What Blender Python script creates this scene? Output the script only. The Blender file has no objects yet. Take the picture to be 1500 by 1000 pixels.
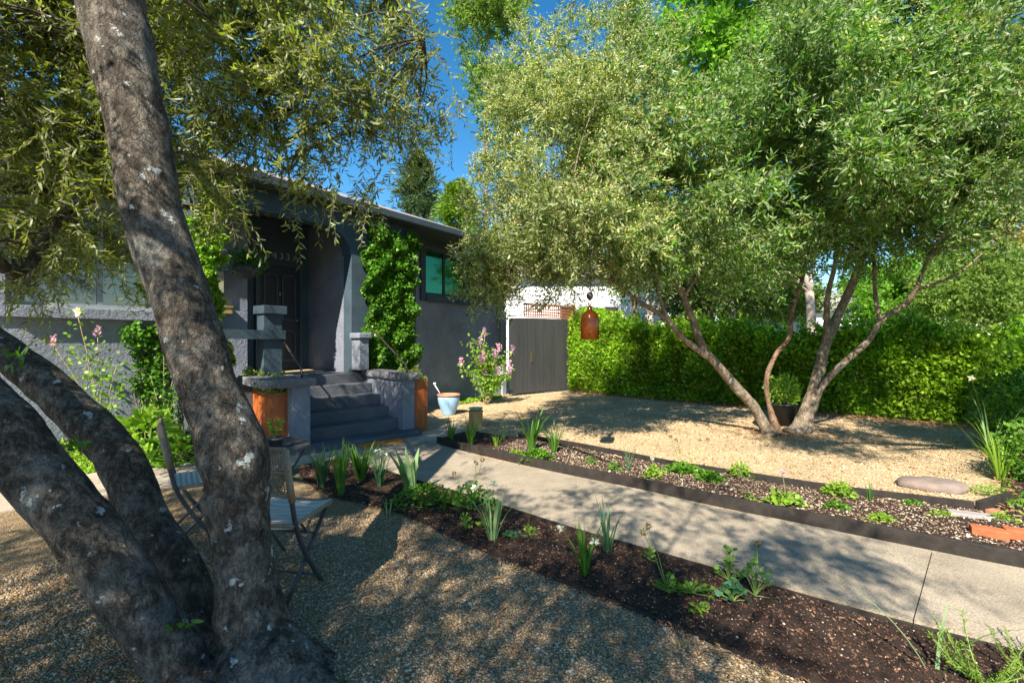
import bpy, math, random
import numpy as np
from mathutils import Vector, noise, Matrix
random.seed(7); rng = np.random.default_rng(11)
sc = bpy.context.scene
R = math.radians

# ------------------------------------------------------------------ camera, sky, sun
CAM_Z, F = 1.5, 667.0
cd = bpy.data.cameras.new('camera'); cam = bpy.data.objects.new('camera', cd)
sc.collection.objects.link(cam); sc.camera = cam
cam.location = (0, 0, CAM_Z); cam.rotation_euler = (R(90), 0, 0)
cd.sensor_width = 36; cd.lens = 36 * F / 1500; cd.clip_start = .05; cd.clip_end = 1500
AZ, EL = 18.0, 42.0            # direction the light travels, measured from +Y towards +X; height of the sun
w = bpy.data.worlds.new("World"); sc.world = w; w.use_nodes = True
nt = w.node_tree; bg = nt.nodes['Background']
sky = nt.nodes.new('ShaderNodeTexSky'); sky.sky_type = 'NISHITA'; sky.sun_disc = False
sky.sun_elevation = R(EL); sky.sun_rotation = R(180 + AZ); sky.altitude = 300; sky.air_density = 1.0; sky.dust_density = .2; sky.ozone_density = 2.2
hs_ = nt.nodes.new('ShaderNodeHueSaturation'); hs_.inputs['Saturation'].default_value = 1.35; hs_.inputs['Hue'].default_value = .492
nt.links.new(sky.outputs[0], hs_.inputs['Color']); nt.links.new(hs_.outputs[0], bg.inputs[0]); bg.inputs[1].default_value = .085
sd = bpy.data.lights.new('sun', 'SUN'); sd.energy = 5.0; sd.angle = R(.5); sd.color = (1, .90, .74)
so = bpy.data.objects.new('sun', sd); sc.collection.objects.link(so)
so.rotation_euler = Vector((math.sin(R(AZ)) * math.cos(R(EL)), math.cos(R(AZ)) * math.cos(R(EL)), -math.sin(R(EL)))).to_track_quat('-Z', 'Y').to_euler()
so.location = (0, -5, 12)
sc.view_settings.view_transform = 'Standard'; sc.view_settings.look = 'None'
sc.view_settings.exposure = 1.34; sc.view_settings.gamma = 1
sc.render.engine = 'CYCLES'
sc.cycles.max_bounces = 8; sc.cycles.transparent_max_bounces = 8

# ------------------------------------------------------------------ helpers
def P(px, py, Y):                     # point of the place seen at photo pixel, Y metres away
    return Vector(((px - 750) / F * Y, Y, CAM_Z - (py - 500) / F * Y))
def G(px, py, z=0.0):                 # point on the ground (height z)
    Y = (CAM_Z - z) * F / (py - 500)
    return Vector(((px - 750) / F * Y, Y, z))
U = Vector((.592, .806, 0)); V = Vector((-.806, .592, 0))     # along the house front; into the house
def H(s, t, z=0.0): return U * s + V * t + Vector((0, 0, z))
ORG = {}
def empty(name, loc, label, cat, group=None):
    o = bpy.data.objects.new(name, None); sc.collection.objects.link(o); o.location = loc
    o.empty_display_size = .1
    o['label'] = label; o['category'] = cat
    if group: o['group'] = group
    ORG[o] = Vector(loc); return o
def tag(o, label=None, cat=None, group=None, kind=None):
    if label: o['label'] = label
    if cat: o['category'] = cat
    if group: o['group'] = group
    if kind: o['kind'] = kind
    return o
def link_mesh(name, me, mat, parent, org):
    o = bpy.data.objects.new(name, me); sc.collection.objects.link(o)
    if mat: me.materials.append(mat)
    if parent is not None: o.parent = parent
    else: o.location = org
    ORG[o] = Vector(org); return o
class MB:
    def __init__(s): s.v = []; s.f = []
    def add(s, vs, fs):
        n = len(s.v); s.v += [tuple(a) for a in vs]; s.f += [tuple(i + n for i in f) for f in fs]; return s
    def hexa(s, a):   # 8 corners: bottom 4 ccw, top 4
        return s.add(a, [(3, 2, 1, 0), (4, 5, 6, 7), (0, 1, 5, 4), (1, 2, 6, 5), (2, 3, 7, 6), (3, 0, 4, 7)])
    def hb(s, s0, s1, t0, t1, z0, z1):          # box in the house frame
        q = [(s0, t0), (s1, t0), (s1, t1), (s0, t1)]
        return s.hexa([H(a, b, z0) for a, b in q] + [H(a, b, z1) for a, b in q])
    def fb(s, O, e, n, a0, a1, b0, b1, z0, z1): # box in a frame O,e,n
        q = [(a0, b0), (a1, b0), (a1, b1), (a0, b1)]
        vv = [O + e * a + n * b + Vector((0, 0, z)) for z in (z0, z1) for a, b in q]
        return s.hexa(vv)
    def bar(s, a, b, wx, wy, up=Vector((0, 0, 1))):
        a = Vector(a); b = Vector(b); d = (b - a).normalized(); x = d.cross(up)
        if x.length < 1e-3: x = d.cross(Vector((1, 0, 0)))
        x.normalize(); y = x.cross(d); x = x * wx / 2; y = y * wy / 2
        return s.hexa([a - x - y, a + x - y, a + x + y, a - x + y, b - x - y, b + x - y, b + x + y, b - x + y])
    def prism(s, pts, z0, z1):
        n = len(pts); vs = [(p[0], p[1], z0) for p in pts] + [(p[0], p[1], z1) for p in pts]
        return s.add(vs, [tuple(range(n))[::-1], tuple(range(n, 2 * n))] + [(i, (i + 1) % n, n + (i + 1) % n, n + i) for i in range(n)])
    def tube(s, pts, rad, seg=8, cap=True, rough=0, fs=3.0):
        pts = [Vector(p) for p in pts]; n = len(pts); base = len(s.v)
        if not hasattr(rad, '__len__'): rad = [rad] * n
        px = None; vs = []
        for i, p in enumerate(pts):
            d = (pts[min(i + 1, n - 1)] - pts[max(i - 1, 0)]).normalized()
            if px is None:
                px = d.cross(Vector((0, 1, .1)));
                if px.length < .05: px = d.cross(Vector((1, 0, 0)))
                px.normalize()
            else: px = (px - d * px.dot(d)).normalized()
            py = d.cross(px)
            for k in range(seg):
                a = 2 * math.pi * k / seg; o = px * math.cos(a) + py * math.sin(a); r = rad[i]
                if rough:
                    q = (p + o * r)
                    r *= 1 + rough * (1.3 * noise.noise(q * fs) + .7 * noise.noise(q * fs * 2.7) + .45 * noise.noise(Vector((q.x * 16, q.y * 16, q.z * 5))) + .25 * noise.noise(q * 34))
                vs.append(p + o * r)
        fs_ = [(i * seg + k, i * seg + (k + 1) % seg, (i + 1) * seg + (k + 1) % seg, (i + 1) * seg + k) for i in range(n - 1) for k in range(seg)]
        if cap: fs_ += [tuple(range(seg))[::-1], tuple(range((n - 1) * seg, n * seg))]
        return s.add(vs, fs_)
    def lathe(s, c, prof, seg=24):
        vs = [(c[0] + r * math.cos(2 * math.pi * k / seg), c[1] + r * math.sin(2 * math.pi * k / seg), c[2] + z) for r, z in prof for k in range(seg)]
        n = len(prof)
        return s.add(vs, [(i * seg + k, i * seg + (k + 1) % seg, (i + 1) * seg + (k + 1) % seg, (i + 1) * seg + k) for i in range(n - 1) for k in range(seg)] + [tuple(range(seg))[::-1], tuple(range((n - 1) * seg, n * seg))])
    def build(s, name, mat, parent=None, smooth=False, bevel=0, org=None):
        if parent is not None: org = ORG[parent]
        elif org is None:
            a = np.array(s.v); org = Vector((a[:, 0].mean(), a[:, 1].mean(), a[:, 2].min()))
        me = bpy.data.meshes.new(name)
        me.from_pydata([(x - org[0], y - org[1], z - org[2]) for x, y, z in s.v], [], s.f); me.update()
        if smooth: me.polygons.foreach_set('use_smooth', [True] * len(me.polygons))
        o = link_mesh(name, me, mat, parent, org)
        if bevel:
            m = o.modifiers.new('bevel', 'BEVEL'); m.width = bevel; m.segments = 2; m.limit_method = 'ANGLE'; m.angle_limit = R(40)
        return o
def spline(pts, n):                     # Catmull-Rom through points (any tuple length)
    pts = [np.array(p, float) for p in pts]; pts = [2 * pts[0] - pts[1]] + pts + [2 * pts[-1] - pts[-2]]
    out = []; m = len(pts) - 3
    for i in range(n):
        x = i / (n - 1) * m; k = min(int(x), m - 1); t = x - k
        a, b, c, d = pts[k:k + 4]
        out.append(.5 * ((2 * b) + (c - a) * t + (2 * a - 5 * b + 4 * c - d) * t * t + (3 * b - a - 3 * c + d) * t ** 3))
    return out
def unit(a): return a / np.maximum(np.linalg.norm(a, axis=-1, keepdims=True), 1e-9)
def leaf_mesh(name, Pb, D, L, W, mat, parent=None, shape='quad', org=None, flat=0.0, bend=.15, at=.45):
    """many leaves in one mesh: base points, directions, lengths, widths"""
    n = len(Pb); Pb = np.asarray(Pb, float); D = unit(np.asarray(D, float)); L = np.broadcast_to(L, n)[:, None]; W = np.broadcast_to(W, n)[:, None]
    q = rng.normal(size=(n, 3)); q[:, 2] += flat * 4
    S = unit(np.cross(D, q)); N = np.cross(S, D)
    if parent is not None: org = ORG[parent]
    elif org is None: org = Vector((Pb[:, 0].mean(), Pb[:, 1].mean(), Pb[:, 2].min()))
    o3 = np.array(org)
    if shape == 'quad':
        V4 = np.stack([Pb, Pb + D * L * at + S * W / 2 + N * L * bend * .3, Pb + D * L - N * L * bend * .3, Pb + D * L * at - S * W / 2 + N * L * bend * .3], 1) - o3
        vs = V4.reshape(-1, 3); loops = np.arange(n * 4); st = np.arange(n) * 4; tot = np.full(n, 4)
    else:
        a = Pb + D * L * .25 + N * L * bend * .3; b = Pb + D * L * .68 + N * L * bend * .2
        V6 = np.stack([Pb, a + S * W * .46, b + S * W * .4, Pb + D * L - N * L * bend * .5, b - S * W * .4, a - S * W * .46], 1) - o3
        vs = V6.reshape(-1, 3); i = (np.arange(n) * 6)[:, None]
        loops = (i + np.array([0, 1, 5, 1, 2, 4, 5, 2, 3, 4])[None]).reshape(-1)
        st = ((np.arange(n) * 10)[:, None] + np.array([0, 3, 7])[None]).reshape(-1); tot = np.tile([3, 4, 3], n)
    me = bpy.data.meshes.new(name)
    me.vertices.add(len(vs)); me.vertices.foreach_set('co', vs.astype(np.float32).reshape(-1))
    me.loops.add(len(loops)); me.loops.foreach_set('vertex_index', loops.astype(np.int32))
    me.polygons.add(len(st)); me.polygons.foreach_set('loop_start', st.astype(np.int32)); me.polygons.foreach_set('loop_total', tot.astype(np.int32))
    me.update(calc_edges=True)
    return link_mesh(name, me, mat, parent, org)

# ------------------------------------------------------------------ materials
def new_mat(name):
    m = bpy.data.materials.new(name); m.use_nodes = True; nt = m.node_tree
    return m, nt, nt.nodes['Principled BSDF']
def ramp(nt, stops, fac):
    r = nt.nodes.new('ShaderNodeValToRGB'); e = r.color_ramp.elements
    while len(e) < len(stops): e.new(.5)
    for k, (p, c) in zip(e, stops): k.position = p; k.color = (*c, 1)
    nt.links.new(fac, r.inputs[0]); return r.outputs[0]
def tex(nt, kind, scale, stretch=(1, 1, 1), **kw):
    tc = nt.nodes.new('ShaderNodeTexCoord'); mp = nt.nodes.new('ShaderNodeMapping'); mp.inputs['Scale'].default_value = stretch
    nt.links.new(tc.outputs['Object'], mp.inputs[0]); t = nt.nodes.new(kind); t.inputs['Scale'].default_value = scale
    nt.links.new(mp.outputs[0], t.inputs['Vector'])
    for k, v in kw.items():
        if k in t.inputs: t.inputs[k].default_value = v
        else: setattr(t, k, v)
    return t
def bump(nt, bs, height, strength, dist=.01, prev=None):
    b = nt.nodes.new('ShaderNodeBump'); b.inputs['Strength'].default_value = strength; b.inputs['Distance'].default_value = dist
    nt.links.new(height, b.inputs['Height'])
    if prev: nt.links.new(prev, b.inputs['Normal'])
    nt.links.new(b.outputs[0], bs.inputs['Normal']); return b.outputs[0]
def mix(nt, fac, a, b, mode='MIX'):
    m = nt.nodes.new('ShaderNodeMix'); m.data_type = 'RGBA'; m.blend_type = mode
    for s, x in ((m.inputs[0], fac), (m.inputs[6], a), (m.inputs[7], b)):
        if isinstance(x, (int, float)): s.default_value = x
        elif isinstance(x, tuple): s.default_value = (*x, 1)
        else: nt.links.new(x, s)
    return m.outputs[2]
def rough_mat(name, c1, c2, scale=8, rough=.8, bs=.3, bd=.01, bscale=None, stretch=(1, 1, 1), metal=0, spec=.4, detail=6):
    m, nt, b = new_mat(name)
    t = tex(nt, 'ShaderNodeTexNoise', scale, stretch, Detail=detail, Roughness=.65)
    nt.links.new(ramp(nt, [(.3, c1), (.7, c2)], t.outputs['Fac']), b.inputs['Base Color'])
    b.inputs['Roughness'].default_value = rough; b.inputs['Metallic'].default_value = metal; b.inputs['Specular IOR Level'].default_value = spec
    if bs:
        t2 = tex(nt, 'ShaderNodeTexNoise', bscale or scale * 4, stretch, Detail=8, Roughness=.7); bump(nt, b, t2.outputs['Fac'], bs, bd)
    return m
def leaf_mat(name, cols, back=None, trans=.4, rough=.5, spec=.3):
    m, nt, b = new_mat(name); g = nt.nodes.new('ShaderNodeNewGeometry')
    n = len(cols); col = ramp(nt, [(i / max(n - 1, 1), c) for i, c in enumerate(cols)], g.outputs['Random Per Island'])
    t = tex(nt, 'ShaderNodeTexNoise', 1.3, Detail=2)
    hv = nt.nodes.new('ShaderNodeHueSaturation'); mr = nt.nodes.new('ShaderNodeMapRange'); mr.inputs[1].default_value = .3; mr.inputs[2].default_value = .7; mr.inputs[3].default_value = .7; mr.inputs[4].default_value = 1.3
    nt.links.new(t.outputs['Fac'], mr.inputs[0]); nt.links.new(mr.outputs[0], hv.inputs['Value']); nt.links.new(col, hv.inputs['Color']); col = hv.outputs[0]
    front = col
    if back: front = mix(nt, g.outputs['Backfacing'], col, back)
    nt.links.new(front, b.inputs['Base Color']); b.inputs['Roughness'].default_value = rough; b.inputs['Specular IOR Level'].default_value = spec
    tr = nt.nodes.new('ShaderNodeBsdfTranslucent'); nt.links.new(mix(nt, 1.0, col, (1.6, 1.75, .6), 'MULTIPLY'), tr.inputs[0])
    ms = nt.nodes.new('ShaderNodeMixShader'); ms.inputs[0].default_value = trans
    nt.links.new(b.outputs[0], ms.inputs[1]); nt.links.new(tr.outputs[0], ms.inputs[2]); nt.links.new(ms.outputs[0], nt.nodes['Material Output'].inputs[0])
    return m
def gravel_mat(name, cols, scale, dirt, patch=.35):
    m, nt, b = new_mat(name)
    v = tex(nt, 'ShaderNodeTexVoronoi', scale, Randomness=1.0)
    sep = nt.nodes.new('ShaderNodeSeparateColor'); nt.links.new(v.outputs['Color'], sep.inputs[0])
    c = ramp(nt, [(i / (len(cols) - 1), k) for i, k in enumerate(cols)], sep.outputs[0])
    n1 = tex(nt, 'ShaderNodeTexNoise', 1.7, Detail=5, Roughness=.7)
    pf = ramp(nt, [(.42, (0, 0, 0)), (.72, (patch,) * 3)], n1.outputs['Fac'])
    c = mix(nt, pf, c, dirt)
    n2 = tex(nt, 'ShaderNodeTexNoise', 300, Detail=2)
    c = mix(nt, .25, c, ramp(nt, [(.3, (.1, .08, .06)), (.7, (.8, .75, .65))], n2.outputs['Fac']), 'MULTIPLY') if False else c
    nt.links.new(c, b.inputs['Base Color']); b.inputs['Roughness'].default_value = .75; b.inputs['Specular IOR Level'].default_value = .3
    inv = nt.nodes.new('ShaderNodeMath'); inv.operation = 'SUBTRACT'; inv.inputs[0].default_value = 1; nt.links.new(v.outputs['Distance'], inv.inputs[1])
    p1 = bump(nt, b, inv.outputs[0], 1.0, .012)
    n3 = tex(nt, 'ShaderNodeTexNoise', 9, Detail=4); bump(nt, b, n3.outputs['Fac'], .5, .03, p1)
    return m
M = {}
M['soil'] = rough_mat('dark garden soil', (.018, .010, .007), (.06, .034, .024), 30, .95, 1, .03, 60)
M['ground'] = rough_mat('dry earth and grass', (.07, .08, .03), (.13, .11, .06), 3, .95, .6, .03)
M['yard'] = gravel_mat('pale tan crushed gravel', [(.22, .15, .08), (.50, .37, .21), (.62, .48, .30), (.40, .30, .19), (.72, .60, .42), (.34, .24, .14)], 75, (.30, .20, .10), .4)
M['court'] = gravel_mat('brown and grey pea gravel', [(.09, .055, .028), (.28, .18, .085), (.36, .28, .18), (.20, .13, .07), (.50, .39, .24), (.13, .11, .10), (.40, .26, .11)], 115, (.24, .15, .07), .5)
def concrete(name, c1, c2):
    m, nt, b = new_mat(name)
    t = tex(nt, 'ShaderNodeTexNoise', 2.2, Detail=8, Roughness=.7); c = ramp(nt, [(.3, c1), (.7, c2)], t.outputs['Fac'])
    v = tex(nt, 'ShaderNodeTexNoise', 95, Detail=4, Roughness=.85); sp = ramp(nt, [(.36, (.38, .36, .34)), (.47, (.85, .84, .83)), (.58, (1.05, 1.05, 1.05)), (.66, (1.6, 1.6, 1.55))], v.outputs['Fac'])
    c = mix(nt, 1.0, c, sp, 'MULTIPLY'); nt.links.new(c, b.inputs['Base Color']); b.inputs['Roughness'].default_value = .85
    bump(nt, b, v.outputs['Fac'], .5, .004); return m
M['path'] = concrete('weathered washed concrete', (.24, .205, .16), (.42, .36, .28))
M['walk'] = concrete('pale flagstone walk', (.34, .29, .23), (.48, .42, .34))
def stucco(name, col, bsn=.5):
    m, nt, b = new_mat(name)
    t = tex(nt, 'ShaderNodeTexNoise', 1.4, Detail=8, Roughness=.7)
    c2 = tuple(x * 1.4 for x in col); c1 = tuple(x * .72 for x in col)
    nt.links.new(ramp(nt, [(.3, c1), (.7, c2)], t.outputs['Fac']), b.inputs['Base Color'])
    b.inputs['Roughness'].default_value = .75; b.inputs['Specular IOR Level'].default_value = .35
    n1 = tex(nt, 'ShaderNodeTexNoise', 22, Detail=6, Roughness=.6, Distortion=.6); p = bump(nt, b, n1.outputs['Fac'], bsn, .03)
    n2 = tex(nt, 'ShaderNodeTexVoronoi', 45); bump(nt, b, n2.outputs['Distance'], bsn * .4, .006, p)
    return m
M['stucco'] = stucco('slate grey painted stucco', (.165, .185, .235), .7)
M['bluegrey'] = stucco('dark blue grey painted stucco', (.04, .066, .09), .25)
M['step'] = stucco('dark grey painted concrete steps', (.075, .083, .10), .3)
M['coping'] = stucco('rough split grey stone coping', (.15, .155, .17), 1.0)
M['trim'] = rough_mat('dark painted wood trim', (.035, .05, .06), (.05, .068, .082), 5, .5, .1, .002)
M['door'] = rough_mat('near black painted door', (.018, .022, .032), (.028, .034, .046), 5, .42, .1, .002)
M['post'] = rough_mat('pale grey painted wood post', (.22, .26, .30), (.30, .33, .37), 8, .6, .2, .003)
M['white'] = rough_mat('white painted boards', (.62, .64, .66), (.75, .76, .78), 4, .6, .2, .003)
M['metal'] = rough_mat('dark grey metal', (.05, .055, .065), (.09, .095, .11), 20, .45, .15, .002, metal=.3)
M['rail'] = rough_mat('brown metal handrail', (.07, .055, .045), (.13, .11, .10), 20, .4, .1, .001, metal=.7)
M['brass'] = rough_mat('tarnished brass', (.35, .25, .09), (.5, .38, .15), 20, .4, .1, .001, metal=.9)
M['numeral'] = rough_mat('pale metal numerals', (.45, .43, .40), (.6, .58, .52), 20, .35, 0, metal=.6)
M['sconce'] = rough_mat('mirrored old sconce glass', (.32, .32, .24), (.42, .40, .28), 10, .25, .1)
M['mailbox'] = rough_mat('aged brass mailbox', (.36, .27, .09), (.55, .42, .17), 14, .45, .15, .002, metal=.35)
M['timber'] = rough_mat('black stained timber edging', (.012, .010, .009), (.035, .028, .024), 12, .8, .5, .006, 40, (1, 1, 1))
M['brick'] = rough_mat('orange red brick', (.34, .085, .035), (.50, .15, .06), 14, .85, .5, .004, 90)
M['paver'] = rough_mat('weathered grey paver', (.26, .23, .23), (.36, .33, .32), 12, .85, .5, .004, 80)
M['boulder'] = rough_mat('flat brown grey fieldstone', (.15, .115, .10), (.25, .20, .18), 7, .8, .6, .012, 30)
M['terracotta'] = rough_mat('terracotta', (.42, .16, .09), (.55, .24, .14), 10, .7, .2, .002)
M['glaze'] = rough_mat('pale blue ceramic glaze', (.20, .38, .62), (.34, .52, .74), 5, .22, .05, .002)
M['stump'] = rough_mat('honey coloured cut log', (.36, .20, .07), (.55, .34, .14), 9, .6, .3, .004, 30, (3, 3, .5))
M['mat'] = rough_mat('rust orange coir mat', (.35, .12, .02), (.60, .26, .05), 40, .95, .8, .008, 200)
M['doormat'] = rough_mat('straw doormat', (.45, .33, .18), (.58, .44, .26), 40, .95, .6, .006, 200)
M['black'] = rough_mat('black plastic nursery pot', (.012, .012, .014), (.025, .025, .03), 8, .5, .1)
M['gate'] = rough_mat('grey painted gate boards', (.032, .035, .038), (.055, .057, .058), 4, .7, .25, .003, 20, (1, 1, .15))
M['lattice'] = rough_mat('red brown stained lattice', (.26, .085, .04), (.38, .14, .07), 14, .7, .3, .003)
M['shingle'] = None
def shingle():
    m, nt, b = new_mat('grey asphalt shingles'); tc = nt.nodes.new('ShaderNodeTexCoord'); mp = nt.nodes.new('ShaderNodeMapping')
    mp.inputs['Rotation'].default_value = (0, 0, -math.atan2(.806, .592)); nt.links.new(tc.outputs['Object'], mp.inputs[0])
    br = nt.nodes.new('ShaderNodeTexBrick'); nt.links.new(mp.outputs[0], br.inputs[0]); br.inputs['Scale'].default_value = 1
    br.inputs['Brick Width'].default_value = .3; br.inputs['Row Height'].default_value = .13; br.inputs['Mortar Size'].default_value = .008
    br.inputs['Color1'].default_value = (.22, .20, .20, 1); br.inputs['Color2'].default_value = (.34, .31, .31, 1); br.inputs['Mortar'].default_value = (.10, .09, .09, 1)
    nt.links.new(br.outputs[0], b.inputs['Base Color']); b.inputs['Roughness'].default_value = .9; bump(nt, b, br.outputs['Fac'], .4, .01).node.invert = True
    return m
M['shingle'] = shingle()
def corten():
    m, nt, b = new_mat('rust orange corten steel'); t = tex(nt, 'ShaderNodeTexNoise', 5, (1, 1, .35), Detail=8, Roughness=.75)
    nt.links.new(ramp(nt, [(.3, (.16, .035, .010)), (.55, (.42, .11, .022)), (.75, (.62, .20, .05))], t.outputs['Fac']), b.inputs['Base Color'])
    b.inputs['Roughness'].default_value = .5; bump(nt, b, t.outputs['Fac'], .2, .003); return m
M['corten'] = corten()
def bark(name, c1, c2, lich, sc1=14, ls=7, lt=.70, bd=.03, crack=30):
    m, nt, b = new_mat(name)
    n = tex(nt, 'ShaderNodeTexNoise', sc1, (1, 1, .55), Detail=12, Roughness=.78)
    c = ramp(nt, [(.34, tuple(x * .4 for x in c1)), (.48, c1), (.64, c2)], n.outputs['Fac'])
    tc = nt.nodes.new('ShaderNodeTexCoord'); wn = nt.nodes.new('ShaderNodeTexNoise'); wn.inputs['Scale'].default_value = 12; wn.inputs['Detail'].default_value = 5
    nt.links.new(tc.outputs['Object'], wn.inputs['Vector']); ad = nt.nodes.new('ShaderNodeVectorMath'); ad.operation = 'MULTIPLY_ADD'; ad.inputs[1].default_value = (.11, .11, .11)
    nt.links.new(wn.outputs['Color'], ad.inputs[0]); nt.links.new(tc.outputs['Object'], ad.inputs[2]); mp = nt.nodes.new('ShaderNodeMapping'); mp.inputs['Scale'].default_value = (1, 1, .5); nt.links.new(ad.outputs[0], mp.inputs[0])
    v = nt.nodes.new('ShaderNodeTexVoronoi'); v.feature = 'DISTANCE_TO_EDGE'; v.inputs['Scale'].default_value = crack; nt.links.new(mp.outputs[0], v.inputs['Vector'])
    vr = ramp(nt, [(0, (0, 0, 0)), (.10, (1, 1, 1))], v.outputs[0])
    fis = ramp(nt, [(0, (.42, .40, .38)), (.05, (1, 1, 1))], v.outputs[0]); n5 = tex(nt, 'ShaderNodeTexNoise', 4, Detail=3); fm = ramp(nt, [(.46, (0, 0, 0)), (.62, (1, 1, 1))], n5.outputs['Fac'])
    c = mix(nt, fm, c, mix(nt, 1.0, c, fis, 'MULTIPLY'))
    l = tex(nt, 'ShaderNodeTexNoise', ls, Detail=5, Roughness=.6); lf = ramp(nt, [(lt, (0, 0, 0)), (lt + .03, (1, 1, 1))], l.outputs['Fac'])
    l2 = tex(nt, 'ShaderNodeTexNoise', 5, Detail=8, Roughness=.7); c = mix(nt, ramp(nt, [(.5, (0, 0, 0)), (.66, (.4, .4, .4))], l2.outputs['Fac']), c, tuple(x * .6 for x in lich))
    c = mix(nt, lf, c, lich); nt.links.new(c, b.inputs['Base Color']); b.inputs['Roughness'].default_value = .92; b.inputs['Specular IOR Level'].default_value = .15
    nf = tex(nt, 'ShaderNodeTexNoise', 90, Detail=5, Roughness=.7)
    p = bump(nt, b, n.outputs['Fac'], 1, bd); p = bump(nt, b, vr, .8, .012, p); bump(nt, b, nf.outputs['Fac'], .5, .004, p); return m
M['bark_dark'] = bark('rough grey olive bark', (.088, .076, .064), (.29, .255, .215), (.50, .54, .54), 22, 13, .63, .03, 38)
M['bark_pale'] = bark('pale dappled olive bark', (.20, .155, .11), (.42, .35, .27), (.50, .47, .40), 14, 5, .63, .025)
M['bark_red'] = bark('red brown olive bark', (.20, .12, .08), (.36, .25, .17), (.36, .28, .2), 10, 5, .75, .02)
M['bark_far'] = bark('pale grey trunk', (.38, .33, .29), (.55, .50, .45), (.5, .5, .48), 6, 5, .7, .02)
M['bark_twig'] = rough_mat('grey brown twigs', (.12, .09, .065), (.2, .16, .12), 20, .85, .3, .005)
M['olive_near'] = leaf_mat('olive leaves, grey green', [(.05, .07, .012), (.12, .15, .02), (.21, .23, .035), (.30, .33, .07), (.14, .21, .04)], (.30, .35, .19), .45, .42)
M['olive_far'] = leaf_mat('olive leaves, light', [(.025, .065, .010), (.06, .15, .016), (.14, .26, .03), (.09, .26, .02), (.30, .39, .10)], (.22, .32, .15), .36, .40)
M['olive_cream'] = leaf_mat('olive leaves, cream green', [(.03, .055, .012), (.10, .15, .025), (.20, .26, .06), (.38, .41, .15), (.13, .20, .035)], (.30, .36, .17), .36, .42)
M['blossom'] = leaf_mat('cream olive blossom', [(.52, .44, .16), (.70, .62, .30), (.62, .55, .20)], None, .3, .7)
M['hedge'] = leaf_mat('glossy bright hedge leaves', [(.05, .12, .012), (.14, .28, .02), (.28, .45, .035), (.44, .58, .07), (.08, .19, .02)], None, .45, .32)
M['ivy'] = leaf_mat('ivy leaves', [(.035, .11, .012), (.08, .21, .02), (.15, .32, .035), (.06, .16, .02)], None, .35, .35)
M['ivy_light'] = leaf_mat('yellow green vine leaves', [(.10, .22, .02), (.20, .36, .04), (.30, .45, .07)], None, .4, .4)
M['tree_dark'] = leaf_mat('dark evergreen leaves', [(.03, .06, .015), (.06, .11, .02), (.09, .15, .03)], None, .3, .5)
M['tree_grey'] = leaf_mat('blue green conifer sprays', [(.04, .075, .035), (.07, .12, .055), (.10, .16, .08)], None, .25, .6)
M['tree_bright'] = leaf_mat('bright spring leaves', [(.08, .20, .02), (.14, .30, .03), (.22, .40, .05)], None, .45, .5)
M['tree_mid'] = leaf_mat('mid green leaves', [(.06, .12, .02), (.11, .19, .03), (.17, .26, .05), (.22, .30, .07)], None, .4, .5)
M['pine'] = leaf_mat('yellow green pine sprays', [(.09, .17, .015), (.14, .25, .02), (.20, .32, .035)], None, .3, .5)
M['autumn'] = leaf_mat('buff new leaves', [(.30, .26, .08), (.42, .34, .14), (.24, .28, .07)], None, .4, .5)
M['grass'] = leaf_mat('green strap leaves', [(.05, .14, .02), (.09, .22, .03), (.14, .28, .05)], None, .35, .4)
M['pale_blade'] = leaf_mat('pale grey green iris blades', [(.22, .34, .16), (.30, .44, .22), (.18, .34, .10)], None, .35, .5)
M['blue_blade'] = leaf_mat('blue green strap leaves', [(.06, .15, .07), (.10, .21, .11), (.05, .12, .04)], None, .3, .4)
M['herb'] = leaf_mat('green cut leaves', [(.05, .14, .015), (.10, .24, .02), (.18, .34, .04)], None, .35, .45)
M['lime'] = leaf_mat('lime green leaves', [(.20, .34, .03), (.30, .45, .06), (.14, .28, .03)], None, .4, .5)
M['columbine'] = leaf_mat('blue green round leaves', [(.04, .15, .07), (.07, .21, .10), (.09, .19, .04)], None, .3, .5)
M['moss'] = leaf_mat('yellow green ground cover', [(.22, .40, .03), (.32, .50, .05), (.16, .33, .03)], None, .35, .6)
M['succ'] = leaf_mat('yellow green succulent', [(.22, .30, .05), (.36, .42, .10), (.12, .24, .04)], None, .2, .5)
M['lilac'] = leaf_mat('lilac florets', [(.46, .26, .50), (.60, .40, .64), (.40, .18, .38)], None, .3, .7)
M['pinkfl'] = leaf_mat('pink florets', [(.6, .3, .5), (.7, .45, .62)], None, .3, .7)
M['whitefl'] = leaf_mat('white petals', [(.75, .74, .70), (.82, .82, .78)], None, .3, .7)
M['seed'] = leaf_mat('brown seed heads', [(.16, .10, .04), (.25, .18, .07)], None, .1, .9)
M['stem'] = rough_mat('green stems', (.12, .20, .04), (.18, .26, .07), 10, .7, 0)
M['drystem'] = rough_mat('dry stems', (.28, .22, .12), (.36, .29, .18), 10, .8, 0)
M['chips'] = leaf_mat('bark mulch chips', [(.02, .010, .007), (.055, .026, .017), (.11, .052, .034), (.24, .14, .09), (.035, .017, .012)], None, 0, .9, .2)
M['whitechips'] = leaf_mat('pale stone chips', [(.24, .18, .12), (.38, .30, .21), (.60, .52, .42), (.15, .09, .055), (.30, .20, .12)], None, 0, .8, .2)
M['leaflitter'] = leaf_mat('fallen dry leaves', [(.25, .14, .05), (.36, .22, .09), (.30, .12, .09), (.42, .32, .16)], None, .15, .8, .2)
M['pebble'] = leaf_mat('loose pebbles', [(.10, .065, .035), (.28, .19, .10), (.36, .28, .19), (.52, .42, .28), (.15, .13, .12), (.40, .27, .12)], None, 0, .6, .35)
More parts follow.
